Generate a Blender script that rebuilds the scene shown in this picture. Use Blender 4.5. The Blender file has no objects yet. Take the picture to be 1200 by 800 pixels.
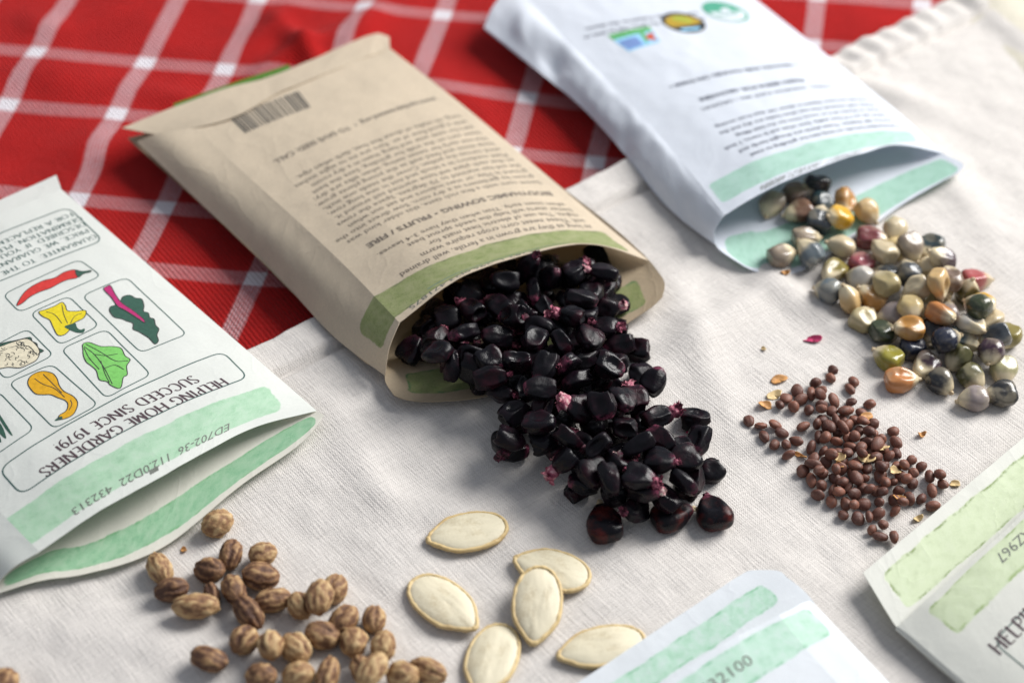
import bpy, bmesh, math, random
import numpy as np
from mathutils import Vector, Matrix, Quaternion, noise
from mathutils.geometry import tessellate_polygon

S = globals().get('SCALE', 0.01)          # everything below is written in centimetres
C = bpy.context.scene.collection
TAU = math.tau

# ------------------------------------------------------------------ camera model
FPX, PITCH, ROLL, CAMH, CAMY = 2250.0, math.radians(44), math.radians(2), 33.63, -34.82
_f = np.array([0, math.cos(PITCH), -math.sin(PITCH)])
_r0 = np.array([1.0, 0, 0]); _u0 = np.cross(_r0, _f)
_R = math.cos(ROLL) * _r0 + math.sin(ROLL) * _u0
_U = -math.sin(ROLL) * _r0 + math.cos(ROLL) * _u0
_O = np.array([0, CAMY, CAMH])

def P(x, y, z=0.0):
    """point at height z (cm) seen at photograph position x, y"""
    d = _f * FPX + _R * (x - 600) - _U * (y - 400)
    t = (z - CAMH) / d[2]
    return _O + d * t

def proj(p):
    q = np.asarray(p) - _O
    w = q @ _f
    return np.array([600 + FPX * (q @ _R) / w, 400 - FPX * (q @ _U) / w])

# ------------------------------------------------------------------ small helpers
def sm(a, b, x):
    t = min(1.0, max(0.0, (x - a) / (b - a)))
    return t * t * (3 - 2 * t)

def nz(x, y, z=0.0):
    return noise.noise(Vector((x, y, z)))

def link_mesh(name, verts, faces, mat, parent=None, uv=None, smooth=True, attr=None):
    me = bpy.data.meshes.new(name)
    me.from_pydata([(v[0] * S, v[1] * S, v[2] * S) for v in verts], [], faces)
    if uv is not None:
        lay = me.uv_layers.new(name='UVMap')
        li = np.empty(len(me.loops), dtype=np.int32); me.loops.foreach_get('vertex_index', li)
        lay.data.foreach_set('uv', np.asarray(uv, dtype=np.float32)[li].ravel())
    if attr is not None:
        a = me.attributes.new('relief', 'FLOAT', 'POINT')
        a.data.foreach_set('value', np.asarray(attr, dtype=np.float32))
    if smooth:
        me.polygons.foreach_set('use_smooth', [True] * len(me.polygons))
    if mat is not None:
        me.materials.append(mat)
    me.update()
    o = bpy.data.objects.new(name, me)
    C.objects.link(o)
    if parent is not None:
        attach(o, parent)
    return o

def attach(o, parent):
    o.parent = parent
    o.matrix_parent_inverse = Matrix.Translation(parent.location).inverted() if parent.type == 'EMPTY' else Matrix()

def empty(name, p):
    o = bpy.data.objects.new(name, None)
    o.empty_display_size = 0.01
    o.location = (p[0] * S, p[1] * S, p[2] * S)
    C.objects.link(o)
    return o

def tag(o, label=None, cat=None, group=None, kind=None):
    if label: o['label'] = label
    if cat: o['category'] = cat
    if group: o['group'] = group
    if kind: o['kind'] = kind
    return o

# ------------------------------------------------------------------ node helpers
class NT:
    def __init__(self, name):
        self.m = bpy.data.materials.new(name); self.m.use_nodes = True
        self.t = self.m.node_tree; self.n = self.t.nodes; self.l = self.t.links
        self.b = next(n for n in self.n if n.type == 'BSDF_PRINCIPLED')
    def node(self, typ, **kw):
        n = self.n.new(typ)
        for k, v in kw.items():
            setattr(n, k, v)
        return n
    def set(self, sock, v):
        if isinstance(v, bpy.types.NodeSocket):
            self.l.new(v, sock)
        elif v is not None:
            if sock.type == 'RGBA' and not hasattr(v, '__len__'): v = (v, v, v, 1)
            if sock.type == 'RGBA' and len(v) == 3: v = (*v, 1)
            sock.default_value = v
    def math(self, op, a, b=None, c=None, clamp=False):
        n = self.node('ShaderNodeMath', operation=op, use_clamp=clamp)
        self.set(n.inputs[0], a); self.set(n.inputs[1], b)
        if c is not None: self.set(n.inputs[2], c)
        return n.outputs[0]
    def mix(self, fac, a, b, blend='MIX'):
        n = self.node('ShaderNodeMix', data_type='RGBA', blend_type=blend)
        self.set(n.inputs[0], fac); self.set(n.inputs[6], a); self.set(n.inputs[7], b)
        return n.outputs[2]
    def noise(self, scale, detail=3, rough=0.55, vec=None, dist=0.0):
        n = self.node('ShaderNodeTexNoise')
        n.inputs['Scale'].default_value = scale; n.inputs['Detail'].default_value = detail
        n.inputs['Roughness'].default_value = rough; n.inputs['Distortion'].default_value = dist
        if vec is not None: self.l.new(vec, n.inputs['Vector'])
        return n.outputs['Fac']
    def ramp(self, fac, stops):
        n = self.node('ShaderNodeValToRGB')
        e = n.color_ramp.elements
        while len(e) < len(stops): e.new(0.5)
        for k, (p, c) in enumerate(stops):
            e[k].position = p
            e[k].color = (c, c, c, 1) if not hasattr(c, '__len__') else (*c[:3], 1)
        self.set(n.inputs[0], fac)
        return n.outputs[0]
    def step(self, x, a, b):                      # smooth 0..1 between a and b
        n = self.node('ShaderNodeMapRange', interpolation_type='SMOOTHSTEP')
        self.set(n.inputs[0], x); n.inputs[1].default_value = a; n.inputs[2].default_value = b
        return n.outputs[0]
    def bump(self, h, strength=0.3, dist=0.0002, normal=None):
        n = self.node('ShaderNodeBump')
        n.inputs['Strength'].default_value = strength; n.inputs['Distance'].default_value = dist
        self.l.new(h, n.inputs['Height'])
        if normal is not None: self.l.new(normal, n.inputs['Normal'])
        return n.outputs[0]
    def coord(self, which='Object'):
        return self.node('ShaderNodeTexCoord').outputs[which]
    def out(self, color=None, rough=None, normal=None, **kw):
        if color is not None: self.set(self.b.inputs['Base Color'], color)
        if rough is not None: self.set(self.b.inputs['Roughness'], rough)
        if normal is not None: self.l.new(normal, self.b.inputs['Normal'])
        for k, v in kw.items(): self.set(self.b.inputs[k.replace('_', ' ')], v)
        return self.m

# ------------------------------------------------------------------ materials
def mat_linen(name, col=(0.67, 0.63, 0.592)):
    t = NT(name)
    uv = t.coord('UV')
    sep = t.node('ShaderNodeSeparateXYZ'); t.l.new(uv, sep.inputs[0])
    w = t.noise(1.1, 2, 0.5, uv)
    wob = t.math('MULTIPLY', w, 0.10)
    k1 = t.noise(22, 2, 0.6, uv)
    fx = t.math('SINE', t.math('MULTIPLY', t.math('ADD', sep.outputs[0], t.math('ADD', wob, t.math('MULTIPLY', k1, 0.03))), TAU / 0.066))
    fy = t.math('SINE', t.math('MULTIPLY', t.math('ADD', sep.outputs[1], t.math('ADD', wob, t.math('MULTIPLY', k1, 0.03))), TAU / 0.062))
    weave = t.math('MULTIPLY', fx, fy)
    # slubs: noise stretched along each thread direction
    mp1 = t.node('ShaderNodeMapping'); mp1.inputs['Scale'].default_value = (20, 1.6, 1); t.l.new(uv, mp1.inputs[0])
    mp2 = t.node('ShaderNodeMapping'); mp2.inputs['Scale'].default_value = (1.6, 20, 1); t.l.new(uv, mp2.inputs[0])
    s1 = t.noise(1.0, 3, 0.6, mp1.outputs[0]); s2 = t.noise(1.0, 3, 0.6, mp2.outputs[0])
    slub = t.math('ADD', s1, s2)
    fine = t.noise(30, 4, 0.7, uv)
    big = t.noise(0.35, 4, 0.6, uv)
    fl = t.step(t.noise(5.5, 3, 0.7, mp1.outputs[0]), 0.72, 0.80)
    h = t.math('ADD', t.math('MULTIPLY', weave, 0.13), t.math('ADD', t.math('MULTIPLY', slub, 0.9), t.math('MULTIPLY', fine, 0.35)))
    fac = t.math('ADD', t.math('MULTIPLY', slub, 0.42), t.math('ADD', t.math('MULTIPLY', weave, 0.06), t.math('MULTIPLY', t.math('ADD', fine, t.math('MULTIPLY', big, 0.3)), 0.12)))
    c = t.ramp(fac, [(0.25, [x * 0.72 for x in col]), (0.55, col), (0.85, [min(1, x * 1.16) for x in col])])
    c = t.mix(t.math('MULTIPLY', fl, 0.45), c, [x * .62 for x in col])
    return t.out(c, 0.95, t.bump(h, 0.75, 0.00042), Sheen_Weight=0.12, Specular_IOR_Level=0.15)

def mat_plaid():
    t = NT('red_plaid_cotton')
    uv = t.coord('UV')
    sep = t.node('ShaderNodeSeparateXYZ'); t.l.new(uv, sep.inputs[0])
    wig = t.math('MULTIPLY', t.math('SUBTRACT', t.noise(9, 2, 0.6, uv), 0.5), 0.07)
    u = t.math('ADD', sep.outputs[0], wig); v = t.math('ADD', sep.outputs[1], wig)
    def stripe(x, period, offs, half):
        out = None
        for o in offs:
            d = t.math('ABSOLUTE', t.math('SUBTRACT', t.math('FLOORED_MODULO', t.math('SUBTRACT', x, o - period / 2), period), period / 2))
            m = t.math('SUBTRACT', 1.0, t.step(d, half - 0.025, half + 0.025))
            out = m if out is None else t.math('MAXIMUM', out, m)
        return out
    a = stripe(u, 5.80, (-11.4, -8.95), 0.28)
    b = stripe(v, 6.45, (46.7, 44.1), 0.28)
    # twill: warp and weft trade places along diagonals
    tw = t.math('SINE', t.math('MULTIPLY', t.math('ADD', u, v), TAU / 0.17))
    tw2 = t.math('SINE', t.math('MULTIPLY', t.math('SUBTRACT', u, v), TAU / 0.17))
    chk = t.step(t.math('MULTIPLY', tw, tw2), -0.35, 0.35)
    fine = t.noise(26, 4, 0.7, uv)
    wa = t.math('MULTIPLY', a, t.math('ADD', 0.06, t.math('MULTIPLY', chk, 0.50)))
    inv = t.math('SUBTRACT', 1.0, chk)
    wb = t.math('MULTIPLY', b, t.math('ADD', 0.03, t.math('MULTIPLY', inv, 0.33)))
    white = t.math('MINIMUM', t.math('ADD', wa, wb), 1.0)
    both = t.math('MULTIPLY', a, b)
    white = t.math('MAXIMUM', white, t.math('MULTIPLY', both, 0.95))
    white = t.math('MULTIPLY', white, t.math('ADD', 0.72, t.math('MULTIPLY', fine, 0.5)), clamp=True)
    mps = t.node('ShaderNodeMapping'); mps.inputs['Scale'].default_value = (1.2, 22, 1); t.l.new(uv, mps.inputs[0])
    big = t.math('ADD', t.math('MULTIPLY', t.noise(0.6, 4, 0.6, uv), .45), t.math('MULTIPLY', t.noise(1.0, 4, 0.7, mps.outputs[0]), .55))
    red = t.ramp(t.math('ADD', t.math('MULTIPLY', fine, 0.6), t.math('MULTIPLY', big, 0.4)), [(0.34, (0.20, 0.003, 0.004)), (0.66, (0.60, 0.012, 0.010))])
    c = t.mix(white, red, (0.80, 0.78, 0.82))
    h = t.math('ADD', t.math('MULTIPLY', tw, 0.5), t.math('MULTIPLY', fine, 1.5))
    return t.out(c, 0.93, t.bump(h, 0.8, 0.0005), Sheen_Weight=0.05, Specular_IOR_Level=0.12)

def mat_paper(name, col, strip=None, ranges=(), fibre=0.5, edge=None, blot=0.5, uclip=None, rough=0.62, speck=0.0, trans=0.30):
    """paper; UV is in cm on the sheet. ranges: (v0, v1, u0, u1) of brushed-on glue/ink strips"""
    t = NT(name)
    uv = t.coord('UV')
    sep = t.node('ShaderNodeSeparateXYZ'); t.l.new(uv, sep.inputs[0])
    n1 = t.noise(0.8, 5, 0.6, uv); n2 = t.noise(12, 5, 0.65, uv); n3 = t.noise(45, 3, 0.7, uv)
    f = t.math('ADD', t.math('MULTIPLY', n1, 0.45), t.math('MULTIPLY', n2, 0.55))
    c = t.ramp(f, [(0.3, [x * (1 - 0.16 * fibre) for x in col]), (0.7, [min(1, x * (1 + 0.08 * fibre)) for x in col])])
    if speck:
        sp = t.step(t.noise(18, 2, 0.5, uv), 0.70, 0.76)
        c = t.mix(t.math('MULTIPLY', sp, speck), c, [x * 0.45 for x in col])
    if strip is not None:
        wv = t.math('ADD', t.math('MULTIPLY', t.math('SUBTRACT', t.noise(0.9, 3, 0.6, uv), 0.5), 0.20),
                    t.math('MULTIPLY', t.math('SUBTRACT', t.noise(9, 4, 0.7, uv), 0.5), 0.06))
        vv = t.math('ADD', sep.outputs[1], wv); uu = t.math('ADD', sep.outputs[0], t.math('MULTIPLY', wv, 1.4))
        tot = None; rimt = None
        for (v0, v1, u0, u1) in ranges:
            dv = t.math('MINIMUM', t.math('SUBTRACT', vv, v0), t.math('SUBTRACT', v1, vv))
            du = t.math('MINIMUM', t.math('SUBTRACT', uu, u0), t.math('SUBTRACT', u1, uu))
            R = 0.17                                           # brush ends are round
            a = t.math('MAXIMUM', t.math('SUBTRACT', R, du), 0.0); b = t.math('MAXIMUM', t.math('SUBTRACT', R, dv), 0.0)
            d = t.math('SUBTRACT', R, t.math('SQRT', t.math('ADD', t.math('MULTIPLY', a, a), t.math('MULTIPLY', b, b))))
            m = t.step(d, -0.025, 0.03)
            rim = t.math('MULTIPLY', m, t.math('SUBTRACT', 1.0, t.step(d, 0.02, 0.10)))
            tot = m if tot is None else t.math('MAXIMUM', tot, m)
            rimt = rim if rimt is None else t.math('MAXIMUM', rimt, rim)
        bl = t.math('ADD', t.math('MULTIPLY', t.noise(3.2, 5, 0.7, uv), 0.6), t.math('MULTIPLY', n3, 0.4))
        op = t.math('ADD', 1.0 - blot, t.math('MULTIPLY', t.step(bl, 0.28, 0.68), blot))
        st = t.mix(t.step(bl, 0.45, 0.8), strip, [x * 0.72 for x in strip])
        if edge is not None:
            e = t.math('MULTIPLY', rimt, t.step(t.noise(2.5, 3, 0.6, uv), 0.42, 0.62))
            st = t.mix(e, st, edge)
            op = t.math('MAXIMUM', op, e)
        if speck: st = t.mix(t.math('MULTIPLY', t.step(t.noise(26, 2, 0.5, uv), 0.52, 0.70), 0.55), st, [x * 0.45 for x in strip])
        c = t.mix(t.math('MULTIPLY', tot, op), c, st)
    cr = t.noise(0.55, 3, 0.55, uv, 0.6)
    fold = t.math('POWER', t.math('SUBTRACT', 1.0, t.math('ABSOLUTE', t.math('SUBTRACT', t.math('MULTIPLY', cr, 4.0), 2.0)), clamp=True), 6.0)
    h = t.math('ADD', t.math('ADD', t.math('MULTIPLY', n2, 0.7), t.math('MULTIPLY', n3, 0.3)), t.math('MULTIPLY', fold, 0.8))
    m = t.out(c, rough, t.bump(h, 0.22 + 0.25 * speck, 0.0003), Specular_IOR_Level=0.3)
    if trans:
        tr = t.node('ShaderNodeBsdfTranslucent'); t.set(tr.inputs[0], c)
        mx = t.node('ShaderNodeMixShader'); mx.inputs[0].default_value = trans
        o = next(n for n in t.n if n.type == 'OUTPUT_MATERIAL')
        t.l.new(t.b.outputs[0], mx.inputs[1]); t.l.new(tr.outputs[0], mx.inputs[2]); t.l.new(mx.outputs[0], o.inputs['Surface'])
    return m

def mat_ink(name, col, rough=0.6, worn=0.25):
    t = NT(name)
    n = t.noise(900, 3, 0.6, t.coord('Object'))
    c = t.ramp(n, [(0.3, col), (0.75, [x + worn * (0.45 - x) * 0.5 for x in col])])
    return t.out(c, rough, Specular_IOR_Level=0.3)

def mat_black_kernel(name, tone=0):
    t = NT(name)
    ob = t.coord('Object')
    inf = t.node('ShaderNodeObjectInfo')
    cmb = t.node('ShaderNodeCombineXYZ'); t.set(cmb.inputs[0], inf.outputs['Random'])
    ofs = t.node('ShaderNodeVectorMath', operation='ADD'); t.l.new(ob, ofs.inputs[0]); t.l.new(cmb.outputs[0], ofs.inputs[1])
    sep = t.node('ShaderNodeSeparateXYZ'); t.l.new(ob, sep.inputs[0])
    n = t.noise(260, 4, 0.6, ofs.outputs[0]); n2 = t.noise(900, 4, 0.65, ofs.outputs[0]); n3 = t.noise(170, 3, 0.6, ofs.outputs[0])
    wine = t.mix(inf.outputs['Random'], (0.008, 0.0045, 0.008), (0.028, 0.005, 0.010))
    if tone: wine = (0.075, 0.012, 0.010)
    c = t.mix(t.step(n, 0.42, 0.72), (0.0045, 0.004, 0.006), wine)
    y = t.math('ADD', sep.outputs[1], t.math('MULTIPLY', t.math('SUBTRACT', n3, 0.5), 0.006))
    tip = t.math('MULTIPLY', t.step(t.math('MULTIPLY', y, -1.0), 0.0024, 0.0048), t.step(t.math('FRACT', t.math('MULTIPLY', inf.outputs['Random'], 5.3)), 0.35, 0.6))
    c = t.mix(t.math('MULTIPLY', tip, t.step(n2, 0.35, 0.65)), c, t.mix(n, (0.08, 0.008, 0.028), (0.42, 0.10, 0.17)))
    c = t.mix(t.math('MULTIPLY', t.step(n2, 0.60, 0.80), 0.25), c, (0.045, 0.035, 0.05))
    r = t.math('ADD', t.math('ADD', 0.12, t.math('MULTIPLY', t.step(n3, .40, .62), .24)), t.math('MULTIPLY', n2, 0.20))
    h = t.math('ADD', n, t.math('MULTIPLY', n2, 0.35))
    return t.out(c, r, t.bump(h, 0.32, 0.0007), Specular_IOR_Level=0.18)

def mat_pink_tip():
    t = NT('pink_chaff')
    ob = t.coord('Object')
    n = t.noise(900, 4, 0.7, ob); inf = t.node('ShaderNodeObjectInfo')
    s = t.math('ADD', n, t.math('MULTIPLY', t.math('SUBTRACT', inf.outputs['Random'], 0.5), 0.38))
    c = t.ramp(s, [(0.30, (0.03, 0.006, 0.012)), (0.46, (0.20, 0.030, 0.065)), (0.58, (0.42, 0.12, 0.17)), (0.70, (0.62, 0.42, 0.40)), (0.82, (0.68, 0.60, 0.50))])
    return t.out(c, 0.75, t.bump(n, 0.5, 0.0006))

def mat_cream_tip():
    t = NT('cream_chaff')
    ob = t.coord('Object')
    n = t.noise(800, 4, 0.7, ob)
    c = t.ramp(n, [(0.3, (0.36, 0.25, 0.14)), (0.6, (0.66, 0.54, 0.36)), (0.8, (0.76, 0.69, 0.55))])
    return t.out(c, 0.7, t.bump(n, 0.5, 0.0005))

def mat_corn():
    t = NT('glossy_corn_skin')
    ob = t.coord('Object')
    sep = t.node('ShaderNodeSeparateXYZ'); t.l.new(ob, sep.inputs[0])
    inf = t.node('ShaderNodeObjectInfo')
    ofs = t.node('ShaderNodeVectorMath', operation='ADD'); t.l.new(ob, ofs.inputs[0])
    cmb = t.node('ShaderNodeCombineXYZ'); t.set(cmb.inputs[2], t.math('MULTIPLY', inf.outputs['Random'], 3.0)); t.l.new(cmb.outputs[0], ofs.inputs[1])
    mp = t.node('ShaderNodeMapping'); mp.inputs['Scale'].default_value = (1, 0.35, 1); t.l.new(ofs.outputs[0], mp.inputs[0])
    st = t.noise(700, 4, 0.6, mp.outputs[0]); n = t.noise(320, 4, 0.6, ofs.outputs[0])
    y = t.math('ADD', sep.outputs[1], t.math('MULTIPLY', t.math('SUBTRACT', n, 0.5), 0.0035))
    lim = t.math('ADD', -0.0032, t.math('MULTIPLY', t.math('FRACT', t.math('MULTIPLY', inf.outputs['Random'], 7.31)), 0.0020))
    dd = t.math('SUBTRACT', y, lim)
    body = inf.outputs['Color']
    streak = t.mix(t.math('MULTIPLY', t.step(st, 0.45, 0.8), 0.28), body, t.mix(0.5, body, (0.55, 0.48, 0.36)))
    c = t.mix(t.step(dd, -0.0012, 0.0012), (0.64, 0.54, 0.36), t.mix(t.math('MULTIPLY', t.step(t.noise(190, 2, 0.5, ofs.outputs[0]), 0.54, 0.64), 0.22), streak, (0.56, 0.48, 0.34)))
    c = t.mix(t.math('MULTIPLY', t.step(n, 0.58, 0.75), 0.25), c, t.mix(0.6, c, (0.03, 0.03, 0.035)))
    return t.out(c, t.math('ADD', 0.14, t.math('MULTIPLY', n, 0.16)), t.bump(n, 0.12, 0.0004), Specular_IOR_Level=0.5, Subsurface_Weight=0.08, Subsurface_Radius=(0.002, 0.0012, 0.0006), Subsurface_Scale=0.5)

def mat_radish():
    t = NT('radish_seed_skin')
    ob = t.coord('Object'); inf = t.node('ShaderNodeObjectInfo')
    n = t.noise(700, 4, 0.65, ob); n2 = t.noise(3500, 3, 0.6, ob)
    a = t.mix(inf.outputs['Random'], (0.085, 0.030, 0.022), (0.25, 0.098, 0.062))
    c = t.mix(t.step(n, 0.4, 0.75), a, (0.16, 0.085, 0.065))
    return t.out(c, 0.5, t.bump(t.math('ADD', n, t.math('MULTIPLY', n2, 0.6)), 0.4, 0.0003), Specular_IOR_Level=0.35)

def mat_ridged():
    t = NT('ridged_seed_coat')
    ob = t.coord('Object'); inf = t.node('ShaderNodeObjectInfo')
    a = t.node('ShaderNodeAttribute', attribute_name='relief')
    n = t.noise(420, 5, 0.65, ob); n2 = t.noise(1800, 4, 0.6, ob)
    s = t.math('ADD', a.outputs['Fac'], t.math('ADD', t.math('MULTIPLY', t.math('SUBTRACT', n, 0.5), 0.9), t.math('MULTIPLY', t.math('SUBTRACT', inf.outputs['Random'], 0.62), 0.5)))
    c = t.ramp(s, [(0.12, (0.085, 0.040, 0.025)), (0.40, (0.22, 0.115, 0.058)), (0.64, (0.39, 0.24, 0.115)), (0.92, (0.56, 0.40, 0.21))])
    return t.out(c, 0.62, t.bump(t.math('ADD', n, t.math('MULTIPLY', n2, 0.5)), 0.5, 0.0007), Specular_IOR_Level=0.3)

def mat_pumpkin(name, col, dark):
    t = NT(name)
    ob = t.coord('Object')
    mp = t.node('ShaderNodeMapping'); mp.inputs['Scale'].default_value = (1, 0.4, 1); t.l.new(ob, mp.inputs[0])
    inf = t.node('ShaderNodeObjectInfo')
    n = t.noise(350, 5, 0.65, mp.outputs[0]); n2 = t.noise(2200, 4, 0.6, ob)
    s = t.math('ADD', t.math('MULTIPLY', n, 0.7), t.math('MULTIPLY', n2, 0.3))
    c = t.ramp(s, [(0.32, dark), (0.5, col), (0.75, [min(1, x * 1.1) for x in col])])
    c = t.mix(t.math('MULTIPLY', inf.outputs['Random'], 0.4), c, t.mix(0.5, c, (0.62, 0.58, 0.42)))
    return t.out(c, 0.55, t.bump(s, 0.35, 0.0005), Specular_IOR_Level=0.35)

def mat_plain(name, col, var=0.3, scale=600, rough=0.6):
    t = NT(name)
    n = t.noise(scale, 4, 0.65, t.coord('Object'))
    c = t.ramp(n, [(0.3, [x * (1 - var) for x in col]), (0.7, [min(1, x * (1 + var)) for x in col])])
    return t.out(c, rough, t.bump(n, 0.3, 0.0003), Specular_IOR_Level=0.3)

# ------------------------------------------------------------------ curved sheets
def _spline(kn, pts, x):
    """cubic Hermite through pts (n,3) at knots kn"""
    n = len(kn)
    if n == 2:
        t = (x - kn[0]) / (kn[1] - kn[0]); return pts[0] * (1 - t) + pts[1] * t
    i = 0
    while i < n - 2 and x > kn[i + 1]: i += 1
    def tan(k):
        if k == 0: return (pts[1] - pts[0]) / (kn[1] - kn[0])
        if k == n - 1: return (pts[-1] - pts[-2]) / (kn[-1] - kn[-2])
        a = (pts[k] - pts[k - 1]) / (kn[k] - kn[k - 1]); b = (pts[k + 1] - pts[k]) / (kn[k + 1] - kn[k])
        w = (kn[k + 1] - kn[k]) / (kn[k + 1] - kn[k - 1])
        return a * w + b * (1 - w)
    h = kn[i + 1] - kn[i]; t = (x - kn[i]) / h
    m0, m1 = tan(i) * h, tan(i + 1) * h
    if t < 0: return pts[i] + m0 * t
    if t > 1: return pts[i + 1] + m1 * (t - 1)
    t2, t3 = t * t, t * t * t
    return pts[i] * (2 * t3 - 3 * t2 + 1) + m0 * (t3 - 2 * t2 + t) + pts[i + 1] * (-2 * t3 + 3 * t2) + m1 * (t3 - t2)

class Sheet:
    """paper sheet through a net of points. us/vs: positions in cm along the sheet; net[row v][col u]"""
    def __init__(self, us, vs, net, crumple=0.012, seed=0, freq=0.9, dents=()):
        self.us, self.vs = list(us), list(vs)
        self.net = [[np.array(p, dtype=float) for p in row] for row in net]
        self.cr, self.seed, self.fr, self.dents = crumple, seed, freq, dents
    def pos(self, u, v):
        cols = [_spline(self.us, row, u) for row in self.net]
        p = _spline(self.vs, cols, v).copy()
        q = nz(u * self.fr + self.seed * 7.1, v * self.fr * 0.8, self.seed) + 0.5 * nz(u * self.fr * 2.7, v * self.fr * 2.3, self.seed + 5.0)
        d = min(u - self.us[0], self.us[-1] - u, 0.5) / 0.5
        p[2] += self.cr * q * max(0.0, d)
        for (du, dv, r, a) in self.dents:
            p[2] += a * math.exp(-((u - du) ** 2 + (v - dv) ** 2) / (r * r))
        return p
    def nor(self, u, v):
        e = 0.03
        n = np.cross(self.on(u + e, v, 0) - self.on(u - e, v, 0), self.on(u, v + e, 0) - self.on(u, v - e, 0))
        return n / np.linalg.norm(n)
    def grid(self):
        if not hasattr(self, '_g'):
            m = 4
            self.cu = max(6, math.ceil((self.us[-1] - self.us[0]) / 0.12)); self.cv = max(6, math.ceil((self.vs[-1] - self.vs[0]) / 0.12))
            self.gu = (self.us[-1] - self.us[0]) / self.cu; self.gv = (self.vs[-1] - self.vs[0]) / self.cv
            self.nu, self.nv = self.cu + 2 * m, self.cv + 2 * m
            self.u0, self.v0 = self.us[0] - m * self.gu, self.vs[0] - m * self.gv
            a = np.array([[self.pos(self.u0 + i * self.gu, self.v0 + j * self.gv) for i in range(self.nu + 1)] for j in range(self.nv + 1)])
            n = np.cross(np.gradient(a, axis=1), np.gradient(a, axis=0))
            n /= np.linalg.norm(n, axis=2, keepdims=True)
            self._g, self._n = a, n
        return self._g, self._n
    def on(self, u, v, off=0.005):
        a, n = self.grid()
        x = min(max((u - self.u0) / self.gu, 0), self.nu - 1e-6); y = min(max((v - self.v0) / self.gv, 0), self.nv - 1e-6)
        i, j = int(x), int(y); s, t = x - i, y - j
        w = ((1 - s) * (1 - t), s * (1 - t), (1 - s) * t, s * t)
        k = ((j, i), (j, i + 1), (j + 1, i), (j + 1, i + 1))
        p = sum(w[q] * a[k[q]] for q in range(4))
        if off: p = p + off * sum(w[q] * n[k[q]] for q in range(4))
        return p
    def find(self, px, py, u=None, v=None):
        """sheet position seen at a photograph position"""
        u = (self.us[0] + self.us[-1]) / 2 if u is None else u
        v = (self.vs[0] + self.vs[-1]) / 2 if v is None else v
        for _ in range(12):
            f0 = proj(self.on(u, v, 0)); e = 0.02
            J = np.column_stack([(proj(self.on(u + e, v, 0)) - f0) / e, (proj(self.on(u, v + e, 0)) - f0) / e])
            d = np.linalg.solve(J, np.array([px, py]) - f0)
            u += max(-2, min(2, d[0])); v += max(-2, min(2, d[1]))
        return u, v
    def build(self, name, mat, parent, step=0.16, thick=0.018, outline=None):
        a, _ = self.grid(); nu, nv = self.cu, self.cv
        vs, uv, fs = [], [], []
        for j in range(nv + 1):
            for i in range(nu + 1):
                vs.append(a[j + 4, i + 4]); uv.append((self.us[0] + i * self.gu, self.vs[0] + j * self.gv))
        for j in range(nv):
            for i in range(nu):
                a = j * (nu + 1) + i
                fs.append((a, a + 1, a + nu + 2, a + nu + 1))
        o = link_mesh(name, vs, fs, mat, parent, uv)
        me = o.data; cnt = {}
        for p in me.polygons:
            for k in p.edge_keys: cnt[k] = cnt.get(k, 0) + 1
        for e in me.edges:
            if cnt.get(tuple(sorted(e.vertices)), 0) == 1: e.use_edge_sharp = True
        m = o.modifiers.new('paper_thickness', 'SOLIDIFY'); m.thickness = thick * S; m.offset = -1
        return o

# ------------------------------------------------------------------ printing on sheets
def put(name, sheet, verts2, faces, mat, parent, off=0.005, label=None, cut=0.0):
    """lay a flat design (sheet u, v) on the curved sheet"""
    if cut:
        bm = bmesh.new()
        bv = [bm.verts.new((p[0], p[1], 0)) for p in verts2]
        for f in faces:
            try: bm.faces.new([bv[i] for i in f])
            except ValueError: pass
        for ax in (0, 1):
            lo = min(p[ax] for p in verts2); hi = max(p[ax] for p in verts2)
            k = math.ceil(lo / cut) * cut
            while k < hi:
                no = (1, 0, 0) if ax == 0 else (0, 1, 0); co = (k, 0, 0) if ax == 0 else (0, k, 0)
                bmesh.ops.bisect_plane(bm, geom=bm.verts[:] + bm.edges[:] + bm.faces[:], plane_co=co, plane_no=no)
                k += cut
        bm.verts.ensure_lookup_table(); bm.verts.index_update()
        verts2 = [(v.co.x, v.co.y) for v in bm.verts]; faces = [[v.index for v in f.verts] for f in bm.faces]
        bm.free()
    vs = [sheet.on(p[0], p[1], off) for p in verts2]
    o = link_mesh(name, vs, faces, mat, parent, smooth=True)
    if label: o['label'] = label
    return o

def font_geo(body, size=1.0, line=1.0, bold=0.0, spacing=1.0):
    cu = bpy.data.curves.new('t', 'FONT'); cu.body = body; cu.size = size; cu.space_line = line
    cu.resolution_u = 2; cu.offset = bold; cu.space_character = spacing
    ob = bpy.data.objects.new('t', cu); C.objects.link(ob)
    dg = bpy.context.evaluated_depsgraph_get(); dg.update()
    me = ob.evaluated_get(dg).to_mesh()
    vs = [(v.co.x, v.co.y) for v in me.vertices]; fs = [list(p.vertices) for p in me.polygons]
    ob.evaluated_get(dg).to_mesh_clear()
    bpy.data.objects.remove(ob); bpy.data.curves.remove(cu)
    return vs, fs

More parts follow.
